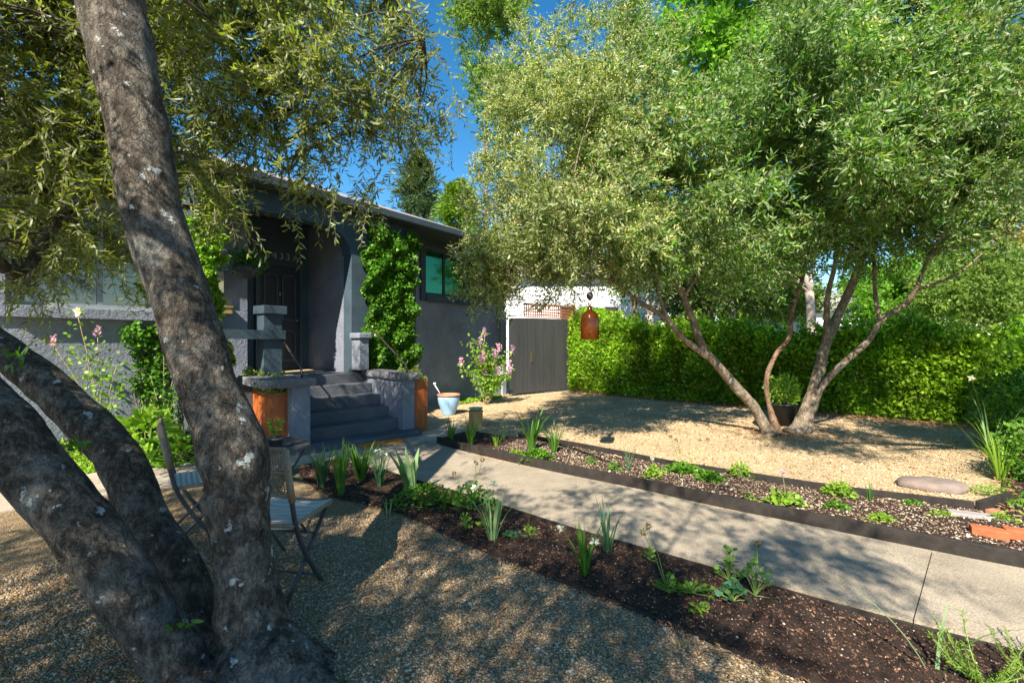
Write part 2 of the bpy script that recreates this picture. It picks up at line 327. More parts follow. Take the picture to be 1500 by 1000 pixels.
def wicker(name, c1, c2, sx, sy):
    m, nt, b = new_mat(name); wv = tex(nt, 'ShaderNodeTexWave', sx, bands_direction='Y'); w2 = tex(nt, 'ShaderNodeTexWave', sy, bands_direction='X')
    wv.inputs['Distortion'].default_value = .6; nt.links.new(ramp(nt, [(.1, c1), (.6, c2)], wv.outputs['Fac']), b.inputs['Base Color'])
    p = bump(nt, b, wv.outputs['Fac'], .8, .006); bump(nt, b, w2.outputs['Fac'], .6, .003, p); b.inputs['Roughness'].default_value = .65; return m
M['wicker'] = wicker('bleached woven cane seat', (.42, .39, .37), (.66, .63, .60), 9, 30)
M['cane'] = rough_mat('tan cane binding', (.20, .15, .10), (.34, .27, .19), 60, .65, .5, .004, 120)
def glass(name, col, rough=.03, base=(.02, .03, .03)):
    m, nt, b = new_mat(name); b.inputs['Base Color'].default_value = (*base, 1); b.inputs['Roughness'].default_value = rough
    b.inputs['Specular IOR Level'].default_value = 1.0; b.inputs['Specular Tint'].default_value = (*col, 1); b.inputs['IOR'].default_value = 1.9
    n = tex(nt, 'ShaderNodeTexNoise', 2.5, Detail=2); bump(nt, b, n.outputs['Fac'], .06, .02); return m
M['pane_painted_reflection'] = glass('pane with painted green reflection', (.15, .8, .4), .05, (.004, .05, .028))  # green reflection painted into the pane's base colour and specular tint
M['pane'] = glass('dark reflecting pane', (.9, .85, .75), .03, (.05, .045, .04))
def amber():
    m, nt, b = new_mat('amber glass'); b.inputs['Base Color'].default_value = (.38, .12, .012, 1); b.inputs['Roughness'].default_value = .08
    b.inputs['Transmission Weight'].default_value = .9; b.inputs['IOR'].default_value = 1.45
    n = tex(nt, 'ShaderNodeTexNoise', 22, Detail=3); bump(nt, b, n.outputs['Fac'], .5, .01); return m
M['amber'] = amber()

# ------------------------------------------------------------------ ground, paths, beds
def plane_poly(name, pts, z, mat, kind='structure'):
    mb = MB(); mb.add([(p[0], p[1], z) for p in pts], [tuple(range(len(pts)))]); o = mb.build(name, mat, org=Vector((0, 0, 0))); return tag(o, kind=kind)
plane_poly('ground', [(-150, -60), (150, -60), (150, 300), (-150, 300)], -.03, M['ground'])
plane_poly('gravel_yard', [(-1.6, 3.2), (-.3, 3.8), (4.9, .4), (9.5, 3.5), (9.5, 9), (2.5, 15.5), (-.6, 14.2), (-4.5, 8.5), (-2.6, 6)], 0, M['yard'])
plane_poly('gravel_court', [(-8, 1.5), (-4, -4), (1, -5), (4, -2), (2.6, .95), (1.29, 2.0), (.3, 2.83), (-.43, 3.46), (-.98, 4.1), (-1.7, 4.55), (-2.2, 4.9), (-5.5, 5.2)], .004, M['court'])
def resample(pts, n):
    pts = np.array([list(p)[:2] for p in spline([p[:2] for p in pts], 60)]); d = np.r_[0, np.cumsum(np.linalg.norm(np.diff(pts, axis=0), axis=1))]
    t = np.linspace(0, d[-1], n); return np.stack([np.interp(t, d, pts[:, 0]), np.interp(t, d, pts[:, 1])], 1)
def strip(name, A, B, zf, mat, n=60, m=10, thick=0.05, cuts=(), kind='structure'):
    A = resample(A, n); B = resample(B, n); mb = MB()
    def seg(i0, i1, e0=0, e1=0):
        vs = []; K = i1 - i0 + 1
        for i in range(i0, i1 + 1):
            for j in range(m + 1):
                f = j / m; p = A[i] * (1 - f) + B[i] * f
                if i == i0 and e0: p = p + (A[i + 1] - A[i]) * e0
                if i == i1 and e1: p = p - (A[i] - A[i - 1]) * e1
                vs.append((p[0], p[1], zf(p[0], p[1], f)))
        fs = [(a * (m + 1) + b, (a + 1) * (m + 1) + b, (a + 1) * (m + 1) + b + 1, a * (m + 1) + b + 1) for a in range(K - 1) for b in range(m)]
        top = len(vs); ring = [a * (m + 1) for a in range(K)] + [(K - 1) * (m + 1) + b for b in range(1, m + 1)] + [a * (m + 1) + m for a in range(K - 2, -1, -1)] + [b for b in range(m - 1, 0, -1)]
        vs += [(vs[i][0], vs[i][1], vs[i][2] - thick) for i in ring]; L = len(ring)
        fs += [(ring[k], top + k, top + (k + 1) % L, ring[(k + 1) % L]) for k in range(L)]
        mb.add(vs, fs)
    ks = [0] + list(cuts) + [n - 1]
    for a, b in zip(ks[:-1], ks[1:]): seg(a, b, .03 if a else 0, .03 if b < n - 1 else 0)
    o = mb.build(name, mat, org=Vector((0, 0, 0)), smooth=False); return tag(o, kind=kind), A, B
near_e = [G(500, 672), G(603, 702), G(827, 771), G(1000, 820), G(1267, 895), G(1483, 952), Vector((3.55, 1.35, 0)), Vector((4.7, .45, 0))]
far_e = [G(600, 640), G(690, 666), G(800, 691), G(935, 719), G(1043, 744), G(1200, 776), G(1500, 837), Vector((4.7, 2.15, 0)), Vector((5.9, 1.2, 0))]
_pa = resample(near_e, 90); PC = tuple(int(np.argmin(np.linalg.norm(_pa - np.array(G(x_, y_))[:2], axis=1))) for x_, y_ in ((655, 716), (1345, 916)))
PATH, pA, pB = strip('path', near_e, far_e, lambda x, y, f: .022 + .004 * noise.noise(Vector((x * 2, y * 2, 0))), M['path'], 90, 12, .05, cuts=PC)
walk_f = [G(-260, 800), G(0, 752), G(168, 726), G(298, 708), G(400, 690), G(450, 680), G(498, 672), G(560, 660), G(640, 652), G(690, 636)]
walk_b = [G(-230, 700), G(0, 684), G(140, 679), G(296, 679), G(400, 668), G(450, 658), G(500, 650), G(560, 641), G(630, 631), G(672, 618)]
strip('walkway', walk_f, walk_b, lambda x, y, f: .016 + .003 * noise.noise(Vector((x * 3, y * 3, 5))), M['walk'], 70, 6, .04, cuts=(20, 34, 46))
def mound(h, e=.0):
    return lambda x, y, f: .008 + e + h * math.sin(math.pi * f) ** .6 + .018 * noise.noise(Vector((x * 4, y * 4, 1))) + .010 * noise.noise(Vector((x * 14, y * 14, 3)))
bedn_l = [G(436, 688), G(470, 722), G(560, 745), G(610, 762), G(680, 797), G(800, 845), G(1000, 924), G(1180, 1000), Vector((2.6, .95, 0)), Vector((3.8, 0, 0))]
bedn_r = [G(456, 682), G(500, 675), G(560, 690), G(603, 705), G(700, 733), G(827, 774), G(1000, 825), G(1267, 903), Vector((2.66, 2.02, 0)), Vector((4.55, .5, 0))]
BEDN, nA, nB = strip('near_bed_soil', bedn_l, bedn_r, mound(.03), M['soil'], 160, 24, .06)
bedf_l = [G(640, 648), G(690, 663), G(800, 688), G(935, 716), G(1043, 740), G(1200, 772), G(1500, 832), Vector((4.75, 2.2, 0))]
bedf_r = [G(690, 634), G(760, 645), G(830, 656), G(920, 674), G(1000, 690), G(1200, 722), G(1430, 752), Vector((5.3, 3.2, 0))]
BEDF, fA, fB = strip('far_bed_soil', bedf_l, bedf_r, mound(.02, .03), M['soil'], 140, 20, .06)
# right hand shrub bed soil
plane_poly('side_bed_soil', [(4.25, 3.95), (6.5, 2.4), (10, 5), (9, 8.5), (7.7, 7.2), (5.6, 5.2)], .02, M['soil'])
def board(name, pts, th, z0, z1, mat, label, cat, n=40):
    A = resample(pts, n); mb = MB(); vs = []
    for i in range(n):
        d = A[min(i + 1, n - 1)] - A[max(i - 1, 0)]; d = d / np.linalg.norm(d); q = np.array([-d[1], d[0]]) * th / 2
        wz = .004 * noise.noise(Vector((A[i][0] * 1.5, A[i][1] * 1.5, 9)))
        for a, z in ((-1, z0), (1, z0), (1, z1 + wz), (-1, z1 + wz)): vs.append((A[i][0] + q[0] * a, A[i][1] + q[1] * a, z))
    fs = [(i * 4 + k, i * 4 + (k + 1) % 4, i * 4 + 4 + (k + 1) % 4, i * 4 + 4 + k) for i in range(n - 1) for k in range(4)] + [(3, 2, 1, 0), tuple(range(n * 4 - 4, n * 4))]
    mb.add(vs, fs); return tag(mb.build(name, mat, bevel=.004), label, cat)
board('timber_edging', [p + Vector((.012, .016, 0)) for p in [G(640, 650)] + bedf_l[1:]], .045, -.02, .105, M['timber'], 'thick black timber edging board between the concrete path and the far flower bed', 'garden edging')
board('timber_edging', [p + Vector((0, 0.02, 0)) for p in bedf_r[1:7]], .035, -.02, .10, M['timber'], 'thinner black timber edging between the far flower bed and the tan gravel', 'garden edging')
board('timber_edging', [G(1432, 750), G(1478, 736)], .035, -.02, .10, M['timber'], 'short black timber edging running back from the corner near the bricks', 'garden edging', 4)
board('steel_edging', [p for p in bedn_l[1:9]], .007, -.02, .022, M['timber'], 'thin dark steel edging strip between brown seating gravel and the near bed', 'garden edging', 80)
board('steel_edging', [p + Vector((-.01, -.01, 0)) for p in bedn_r[2:9]], .012, -.02, .04, M['timber'], 'thin dark edging strip along the near side of the concrete path', 'garden edging', 80)

def sample_strip(A, B, n, f0=.03, f1=.97, ymax=99):
    i = rng.uniform(0, len(A) - 1.001, n); k = i.astype(int); r = (i - k)[:, None]
    a = A[k] * (1 - r) + A[k + 1] * r; b = B[k] * (1 - r) + B[k + 1] * r; f = rng.uniform(f0, f1, n)[:, None]
    return a * (1 - f) + b * f, f[:, 0]
def chips(name, A, B, n, zf, size, mat, label, cat, aspect=.5):
    xy, f = sample_strip(A, B, n); z = np.array([zf(x, y, g) for (x, y), g in zip(xy, f)]) + .003
    d = rng.normal(size=(n, 3)); d[:, 2] *= .35
    L = size * rng.lognormal(0, .4, n)
    o = leaf_mesh(name, np.c_[xy, z] - unit(d) * L[:, None] * .5 * np.array([1, 1, 0]), d, L, L * aspect, mat, flat=.8, shape='hex', bend=.2)
    return tag(o, label, cat, kind='stuff')
chips('bark_mulch', nA, nB, 34000, mound(.03), .0115, M['chips'], 'dark brown bark mulch covering the near bed', 'mulch')
chips('stone_chips', nA, nB, 3800, mound(.03), .0065, M['whitechips'], 'small pale chips scattered over the dark mulch of the near bed', 'chips', .8)
chips('bark_mulch', fA, fB, 14000, mound(.02, .03), .013, M['chips'], 'brown mulch covering the far bed beyond the path', 'mulch')
def chips_right(x, y, g): return mound(.02, .03)(x, y, g)
chips('stone_chips', fA[20:], fB[20:], 20000, chips_right, .0125, M['whitechips'], 'pale stone and wood chips over the far bed soil', 'chips', .7)
def edge_spill():
    i = rng.uniform(8, len(nA) - 1.01, 3800); k = i.astype(int); p = nA[k] + (nA[k + 1] - nA[k]) * (i - k)[:, None]; q = unit(nB[k] - nA[k]); off = -np.abs(rng.normal(size=3800)) * .035 + .02
    xy = p + q * off[:, None]; d = rng.normal(size=(3800, 3)); d[:, 2] *= .35; L = .011 * rng.lognormal(0, .4, 3800)
    tag(leaf_mesh('bark_mulch', np.c_[xy, np.full(3800, .014)], d, L, L * .5, M['chips'], flat=.8, shape='hex', bend=.2), 'mulch crumbs spilled over the steel edging onto the seating gravel', 'mulch', kind='stuff')
edge_spill()
def scatter_poly(n, x0, x1, y0, y1, cond):
    out = []
    while len(out) < n:
        q = rng.uniform((x0, y0), (x1, y1), (n * 2, 2))
        q = q[[cond(a, b) for a, b in q]]; out += list(q)
    return np.array(out[:n])
def pebbles(name, xy, size, mat, label):
    n = len(xy); base = np.array([(1, 0, 0), (0, 1, 0), (-1, 0, 0), (0, -1, 0), (0, 0, .62), (0, 0, -.5), (.65, .65, .35), (-.7, .6, .3), (-.6, -.7, .35), (.7, -.6, .3)])
    # rounded stone: an irregular 10 point pebble
    faces = np.array([(4, 6, 7), (4, 7, 8), (4, 8, 9), (4, 9, 6), (6, 0, 1), (6, 1, 7), (7, 1, 2), (7, 2, 8), (8, 2, 3), (8, 3, 9), (9, 3, 0), (9, 0, 6), (5, 1, 0), (5, 2, 1), (5, 3, 2), (5, 0, 3)])
    a = rng.uniform(0, 6.28, n); s = size * rng.lognormal(0, .3, n); sx = rng.uniform(.7, 1.2, n)
    v = np.repeat(base[None], n, 0) * (1 + rng.normal(0, .1, (n, 10, 1))); v[:, :, 0] *= sx[:, None]; v *= s[:, None, None]
    c, q = np.cos(a)[:, None], np.sin(a)[:, None]; x = v[:, :, 0] * c - v[:, :, 1] * q; y = v[:, :, 0] * q + v[:, :, 1] * c
    v[:, :, 0] = x + xy[:, 0:1]; v[:, :, 1] = y + xy[:, 1:2]; v[:, :, 2] += (s * .3)[:, None] + .003
    vs = v.reshape(-1, 3); fs = (faces[None] + (np.arange(n) * 10)[:, None, None]).reshape(-1)
    me = bpy.data.meshes.new(name); me.vertices.add(len(vs)); me.vertices.foreach_set('co', vs.astype(np.float32).reshape(-1))
    me.loops.add(len(fs)); me.loops.foreach_set('vertex_index', fs.astype(np.int32)); me.polygons.add(len(fs) // 3)
    me.polygons.foreach_set('loop_start', np.arange(len(fs) // 3, dtype=np.int32) * 3); me.polygons.foreach_set('loop_total', np.full(len(fs) // 3, 3, np.int32))
    me.polygons.foreach_set('use_smooth', np.ones(len(fs) // 3, bool)); me.update(calc_edges=True)
    return tag(link_mesh(name, me, mat, None, Vector((0, 0, 0))), label, 'gravel', kind='stuff')
def side_n(x, y):     # signed distance towards the near bed
    return (x + .43) * .643 + (y - 3.46) * .766
court = scatter_poly(60000, -3.2, 1.6, 1.75, 4.2, lambda x, y: side_n(x, y) + .05 * noise.noise(Vector((x * 5, y * 5, 0))) < .005 and not (x < -1.0 and y > 3.95) and abs(x) < 1.2 * y and not ((x + 1.0) * -.3 + (y - 4.1) > 0))
pebbles('loose_pebbles', court, .0052, M['pebble'], 'loose brown and grey pebbles over the seating gravel')
yard = scatter_poly(60000, -1.2, 8.6, 4.0, 13.5, lambda x, y: (x - .76) * .58 + (y - 6.37) * .81 > .06 and (x - 4.3) < (y - 4.2) * .9 and x < 1.2 * y and (x - 2.35) * .67 + (y - 14.3) * .74 < -.3 and -.806 * x + .592 * y < 7.6)
M['pebble_tan'] = leaf_mat('loose tan stones', [(.26, .18, .10), (.46, .34, .19), (.58, .45, .28), (.68, .56, .39), (.34, .24, .13)], None, 0, .7, .3)
pebbles('loose_pebbles', yard, .0068, M['pebble_tan'], 'loose pale tan stones over the open yard gravel')
def litter(name, xy, size, label, z=.012):
    n = len(xy); d = rng.normal(size=(n, 3)); d[:, 2] *= .25
    return tag(leaf_mesh(name, np.c_[xy, np.full(n, z)], d, size * rng.lognormal(0, .3, n), size * .35, M['leaflitter'], flat=.8, shape='hex', bend=.4), label, 'fallen leaves', kind='stuff')
litter('leaf_litter', scatter_poly(1500, -3.2, 1.6, 1.75, 4.2, lambda x, y: side_n(x, y) < -.02 and abs(x) < 1.2 * y), .035, 'dry fallen olive leaves over the seating gravel', .02)
litter('leaf_litter', scatter_poly(1800, 0, 8, 4.3, 12, lambda x, y: (x - .76) * .58 + (y - 6.37) * .81 > .1 and x < 1.2 * y and (x - 1.7) * .67 + (y - 13.5) * .74 < 0), .05, 'dry fallen leaves over the open tan gravel', .015)

a_ = rng.uniform(0, 6.28, 1500); r_ = .15 + np.abs(rng.normal(size=1500)) * .55
litter('leaf_litter', np.c_[4.45 + r_ * np.cos(a_) * 1.2, 7.5 + r_ * np.sin(a_)], .04, 'brown leaf litter gathered round the foot of the far olive', .018)
f_ = rng.uniform(0, 1, 3800); q_ = np.abs(rng.normal(size=3800)) * .22
litter('leaf_litter', np.c_[1.9 + f_ * 6.4 - q_ * .67, 13.65 - f_ * 5.8 - q_ * .74], .055, 'dark leaf litter along the foot of the hedge', .018)
# ------------------------------------------------------------------ the house
TF = 7.85; TP = 7.05; FL = .95
house = empty('house', H(5, TF), 'slate grey stucco house with an arched corner porch and a shingled roof', 'house')
# left wing wall with an opening for the window
mb = MB()
WS0, WS1, WZ0, WZ1 = .78, 2.35, 1.93, 3.15
mb.hb(-4, WS0, TF, TF + .25, -.02, 3.75); mb.hb(WS0, WS1, TF, TF + .25, -.02, WZ0); mb.hb(WS0, WS1, TF, TF + .25, WZ1, 3.75)
mb.hb(WS1, 3.42, TF, TF + .25, -.02, 3.75)
mb.hb(3.17, 3.42, TF + .25, 8.5, -.02, 3.75)
# right wing wall with window opening
R0, R1, RZ0, RZ1 = 7.28, 9.3, 2.60, 3.68
mb.hb(6.06, R0, TF, TF + .25, -.02, 3.75); mb.hb(6.06, 6.30, TP + .24, TF, -.02, 3.75); mb.hb(R0, R1, TF, TF + .25, -.02, RZ0); mb.hb(R0, R1, TF, TF + .25, RZ1, 3.75); mb.hb(R1, 10.33, TF, TF + .25, -.02, 3.75)
mb.hb(10.08, 10.33, TF + .25, 15, -.02, 3.75)
mb.hb(4.81, 5.059, TP + .24, 8.5, -.02, 3.75)     # right inner wall of the porch
wall = mb.build('wall', M['stucco'], house)
# back wall of the porch and arch front
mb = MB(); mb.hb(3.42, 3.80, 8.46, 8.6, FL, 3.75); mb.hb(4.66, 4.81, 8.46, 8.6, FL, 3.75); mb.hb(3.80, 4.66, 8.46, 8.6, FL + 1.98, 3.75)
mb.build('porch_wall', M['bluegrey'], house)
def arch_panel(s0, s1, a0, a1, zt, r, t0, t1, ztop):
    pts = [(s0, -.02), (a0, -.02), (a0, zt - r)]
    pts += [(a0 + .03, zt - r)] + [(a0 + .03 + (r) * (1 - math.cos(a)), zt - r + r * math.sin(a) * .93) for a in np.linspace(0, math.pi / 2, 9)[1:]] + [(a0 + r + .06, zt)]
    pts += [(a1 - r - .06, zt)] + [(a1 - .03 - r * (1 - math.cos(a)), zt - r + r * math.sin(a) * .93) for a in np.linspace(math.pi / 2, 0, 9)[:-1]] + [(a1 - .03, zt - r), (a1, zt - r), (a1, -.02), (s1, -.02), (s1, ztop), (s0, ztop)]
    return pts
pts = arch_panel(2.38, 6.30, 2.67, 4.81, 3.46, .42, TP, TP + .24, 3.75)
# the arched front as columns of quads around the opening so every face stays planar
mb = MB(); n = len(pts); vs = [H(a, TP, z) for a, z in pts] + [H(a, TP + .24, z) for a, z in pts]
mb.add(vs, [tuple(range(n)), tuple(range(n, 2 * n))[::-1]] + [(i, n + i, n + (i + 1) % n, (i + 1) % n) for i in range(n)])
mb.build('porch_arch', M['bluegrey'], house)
mb = MB(); mb.hb(2.38, 2.62, TP + .24, TF, 3.2, 3.75); mb.build('porch_beam', M['bluegrey'], house)
mb = MB(); mb.hb(2.39, 5.05, TP + .02, 8.6, 3.70, 3.76); mb.build('porch_ceiling', M['trim'], house)
mb = MB(); mb.hb(2.36, 5.08, 6.98, 8.46, -.02, FL); mb.build('porch_floor', M['step'], house, bevel=.01)
# door
mb = MB(); mb.hb(3.86, 4.60, 8.43, 8.47, FL + .02, FL + 1.94); door = mb.build('door', M['door'], house)
for a0, a1, z0, z1 in ((3.95, 4.18, FL + .95, FL + 1.78), (4.28, 4.51, FL + .95, FL + 1.78), (3.95, 4.18, FL + .2, FL + .75), (4.28, 4.51, FL + .2, FL + .75)):
    mb = MB(); c = (a0 + a1) / 2; r = (a1 - a0) / 2; arc = [(c + r * math.cos(t), z1 - r * .6 + r * .6 * math.sin(t)) for t in np.linspace(0, math.pi, 11)]
    loop = [(a1, z0)] + arc + [(a0, z0)]
    for (p, q) in zip(loop, loop[1:] + loop[:1]): mb.bar(H(p[0], 8.42, p[1]), H(q[0], 8.42, q[1]), .03, .03, V)
    mb.build('door_panel', M['metal'], door)
mb = MB(); mb.lathe(H(4.535, 8.39, FL + .95), [(.02, -.02), (.03, 0), (.02, .02)], 12); mb.hb(4.515, 4.555, 8.395, 8.43, FL + .93, FL + .97); mb.build('door_handle', M['brass'], door)
mb = MB(); mb.lathe(H(4.23, 8.415, FL + 1.42), [(.012, -.03), (.02, -.01), (.02, .01), (.012, .03)], 10); mb.hb(4.222, 4.238, 8.41, 8.43, FL + 1.41, FL + 1.43); mb.build('door_knocker', M['brass'], door)
mb = MB(); mb.hb(3.80, 3.86, 8.40, 8.46, FL, FL + 2.0); mb.hb(4.60, 4.66, 8.40, 8.46, FL, FL + 2.0); mb.hb(3.86, 4.60, 8.40, 8.46, FL + 1.94, FL + 2.0); mb.build('door_frame', M['trim'], house)
mb = MB(); mb.hb(3.86, 4.60, 8.36, 8.47, FL, FL + .02); mb.build('threshold', M['brass'], house)
Rm = Matrix((( U.x, 0, -V.x), (U.y, 0, -V.y), (0, 1, 0))).to_4x4()
for chx, ds in (('1', -.20), ('4', -.09), ('3', .03), ('3', .15), ('A', .30)):
    cu = bpy.data.curves.new('num', 'FONT'); cu.body = chx; cu.size = .17; cu.extrude = .008; cu.align_x = 'CENTER'
    to = bpy.data.objects.new('num', cu); sc.collection.objects.link(to)
    dg = bpy.context.evaluated_depsgraph_get(); dg.update(); me = bpy.data.meshes.new_from_object(to.evaluated_get(dg)); bpy.data.objects.remove(to)
    Rm.translation = H(4.24 + ds, 8.44, 3.02) - ORG[house]
    me.transform(Rm); me.materials.clear(); link_mesh('house_number', me, M['numeral'], house, ORG[house])
# porch balustrade pieces
mb = MB(); mb.hb(3.17, 3.43, 6.76, 6.97, FL + .05, 1.90); mb.build('porch_pillar', M['bluegrey'], house)
mb = MB(); mb.hb(3.14, 3.48, 6.70, 7.03, 1.90, 2.02); mb.build('pillar_cap', M['bluegrey'], house, bevel=.008)
mb = MB(); mb.hb(2.2, 3.46, 6.71, 6.757, 1.535, 1.665); mb.hb(2.2, 3.195, 6.76, 6.95, 1.54, 1.66); mb.build('porch_rail', M['bluegrey'], house)
mb = MB(); mb.hb(4.80, 4.99, 6.80, 7.04, FL + .05, 1.55); mb.build('porch_pillar', M['stucco'], house, bevel=.01)
mb = MB(); mb.hb(4.755, 5.03, 6.76, 7.045, 1.551, 1.65); mb.build('pillar_cap', M['stucco'], house, bevel=.02)
# left window
def window(s0, s1, z0, z1, nm, glassm, fmat, mull):
    mb = MB(); f = .05; mb.hb(s0, s0 + f, TF + .06, TF + .12, z0, z1); mb.hb(s1 - f, s1, TF + .06, TF + .12, z0, z1); mb.hb(s0 + f, s1 - f, TF + .06, TF + .12, z1 - f, z1); mb.hb(s0 + f, s1 - f, TF + .06, TF + .12, z0, z0 + f)
    for m_ in mull: mb.hb(m_ - .03, m_ + .03, TF + .062, TF + .118, z0 + f, z1 - f)
    w_ = mb.build('window', fmat, house); ks = [s0 + f] + mull + [s1 - f]
    for k, (a, b) in enumerate(zip(ks[:-1], ks[1:])):
        mb = MB(); mb.hb(a + (.03 if k else 0), b - (.03 if k < len(ks) - 2 else 0), TF + .085, TF + .093, z0 + f, z1 - f); mb.build('pane', glassm, w_)
    return w_
w1 = window(WS0, WS1, WZ0, WZ1, 'window', M['pane'], M['post'], [1.62])
mb = MB(); mb.hb(.60, WS0, TF - .05, TF, 1.78, 3.3); mb.hb(WS1, 2.5, TF - .05, TF, 1.78, 3.3); mb.hb(WS0, WS1, TF - .05, TF, WZ1, 3.3); mb.hb(WS0, WS1, TF - .11, TF, 1.78, WZ0 - .003); mb.build('window_surround', M['stucco'], w1, bevel=.012)
w2 = window(R0, R1, RZ0, RZ1, 'window', M['pane_painted_reflection'], M['door'], [7.98, 8.7])
mb = MB(); mb.hb(R0 - .15, R0, TF - .05, TF, RZ0 - .17, RZ1 + .12); mb.hb(R1, R1 + .15, TF - .05, TF, RZ0 - .17, RZ1 + .12); mb.hb(R0, R1, TF - .05, TF, RZ1, RZ1 + .12); mb.hb(R0, R1, TF - .08, TF, RZ0 - .17, RZ0); mb.build('window_surround', M['bluegrey'], w2, bevel=.01)
mb = MB(); mb.hb(WS0 - .1, WS1 + .1, TF + .35, TF + .37, 1.8, 3.2); mb.build('curtain', rough_mat('pale curtain', (.35, .32, .30), (.45, .41, .38), 3, .9, .3, .02, 8, (6, 6, .2)), w1)
mb = MB(); mb.hb(R0 - .1, R1 + .1, TF + .35, TF + .37, 2.5, 3.75); mb.build('curtain', M['trim'], w2)
# roof: hipped, eaves with gutter
EZ = 3.82; T0 = 6.88; T0L = 7.38; S1 = 10.85; dp = 4.5; pz = .385
roofmb = MB(); ec = [H(2.2, T0, EZ + .1), H(S1, T0, EZ + .1), H(S1, 16, EZ + .1), H(-5, 16, EZ + .1), H(-5, T0L, EZ + .1), H(2.2, T0L, EZ + .1)]
rid = [H(S1 - dp, T0 + dp, EZ + .1 + dp * pz), H(-5, T0 + dp, EZ + .1 + dp * pz)]
jj = H(2.2, T0L, EZ + .1 + .5 * pz)
roofmb.add([ec[0], ec[1], rid[0], rid[1], jj, H(-5, T0L, EZ + .1 + .5 * pz)], [(0, 1, 2, 3, 5, 4)])
roofmb.add([ec[1], ec[2], rid[0]], [(0, 1, 2)]); roofmb.add([ec[2], ec[3], rid[1], rid[0]], [(0, 1, 2, 3)])
roofmb.add([ec[4], ec[5], jj, H(-5, T0L, EZ + .1 + .5 * pz)], [(0, 1, 2, 3)])
roof = roofmb.build('roof', M['shingle'], house)
mb = MB(); mb.hb(2.2, S1, T0 + .02, TP - .002, EZ, EZ + .04); mb.hb(6.31, S1, TP - .002, TF - .002, EZ, EZ + .04); mb.hb(-5, 2.2, T0L + .02, TF, EZ - .001, EZ + .04); mb.build('soffit', M['trim'], roof)
mb = MB(); mb.hb(2.18, S1 + .02, T0 - .10, T0 + .015, EZ - .03, EZ + .11); mb.hb(-5, 2.17, T0L - .10, T0L + .015, EZ - .03, EZ + .11); mb.build('gutter', M['trim'], roof, bevel=.02)
mb = MB(); mb.hb(-5, 2.37, TF + .02, TF + .24, 3.751, EZ - .002); mb.hb(2.4, 6.28, TP + .02, TP + .22, 3.76, EZ - .002); mb.hb(6.31, 10.3, TF + .02, TF + .24, 3.751, EZ - .002); mb.build('fascia', M['trim'], roof)
mb = MB(); mb.hb(10.16, 10.32, TF - .07, TF - .002, 0, 2.35); mb.build('corner_board', M['post'], house)
# sconce, mailbox
sc_ = empty('wall_sconce', H(2.98, TF - .06, 2.28), 'weathered mirrored sconce on the porch wall above the brass mailbox', 'lamp')
mb = MB(); mb.hb(2.90, 3.06, TF - .025, TF - .002, 2.22, 2.62); mb.build('back_plate', M['metal'], sc_)
mb = MB(); mb.hb(2.915, 3.045, TF - .09, TF - .026, 2.24, 2.58); mb.build('lamp_glass', M['sconce'], sc_, bevel=.01)
mbx = empty('mailbox', H(3.0, TF - .08, 1.88), 'brass coloured wall mailbox on the sunlit stucco beside the porch', 'mailbox')
mb = MB(); mb.hb(2.84, 3.16, TF - .10, TF - .002, 1.93, 2.03); mb.build('box', M['mailbox'], mbx, bevel=.005)
mb = MB(); mb.hb(2.835, 3.165, TF - .115, TF - .002, 2.03, 2.05); mb.build('lid', M['mailbox'], mbx)
pl = empty('hanging_plant', H(2.95, TP + .45, 2.7), 'dark leafy plant in a round bowl hanging inside the arch', 'hanging plant')
mb = MB(); c = H(3.25, TP + .45, 2.62); mb.lathe(c, [(.02, -.14), (.11, -.12), (.17, -.04), (.19, .04), (.17, .04)], 20); mb.build('bowl', M['metal'], pl, smooth=True)
mb = MB()
for k in range(3):
    a = k * 2.1; mb.tube([c + Vector((.17 * math.cos(a), .17 * math.sin(a), .04)), c + Vector((0, 0, 1.10))], .004, 4)
mb.build('chain', M['metal'], pl)
n = 500; q = rng.normal(size=(n, 3)) * (.10, .10, .08) + np.array(c + Vector((0, 0, .1))); leaf_mesh('foliage', q, q - np.array(c) + rng.normal(size=(n, 3)) * .05, .07, .035, M['ivy'], pl)

# steps
A_ = Vector((-1.73, 7.22, 0)); e_ = Vector((.723, .691, 0)); n_ = Vector((.691, -.723, 0)); W_ = 1.42
st = empty('porch_steps', A_ - e_ * .7, 'dark grey painted flight of concrete steps with stone coped cheek walls', 'steps')
def curved_slab(a0, a1, b1, z0, z1):
    pts = []; r = .16
    for (ca, cb, t0, t1) in ((a1 - r, b1 - r, 0, math.pi / 2), (a0 + r, b1 - r, math.pi / 2, math.pi)):
        for t in np.linspace(t0, t1, 7): pts.append(A_ + e_ * (ca + r * math.cos(t)) + n_ * (cb + r * math.sin(t)))
    pts = [A_ + e_ * a1 + n_ * -1.2] + pts + [A_ + e_ * a0 + n_ * -1.0]
    mb = MB(); mb.prism(pts[::-1], z0, z1); return mb
curved_slab(-W_ - .30, .27, .24, -.02, .10).build('bottom_step', M['step'], st, bevel=.012)
for i, z in enumerate((.27, .44, .61, .78)):
    mb = MB(); mb.fb(A_, e_, n_, -W_ + .0015 * i, -.0015 * i, -1.6 - .02 * i, -.14 - .30 * i, .05, z); mb.build('tread', M['step'], st, bevel=.012)
mb = MB(); mb.fb(A_, e_, n_, -W_ - .3, .06, -1.75, -1.36, .5, FL + .003); mb.build('landing', M['step'], st, bevel=.012)
mb = MB(); mb.fb(A_, e_, n_, .002, .22, -1.45, 0, .05, FL - .06); mb.build('cheek_wall', M['stucco'], st, bevel=.012)
mb = MB(); mb.fb(A_, e_, n_, -W_ - .24, -W_ - .002, -1.2, 0, .05, FL - .06); mb.build('cheek_wall', M['stucco'], st, bevel=.012)
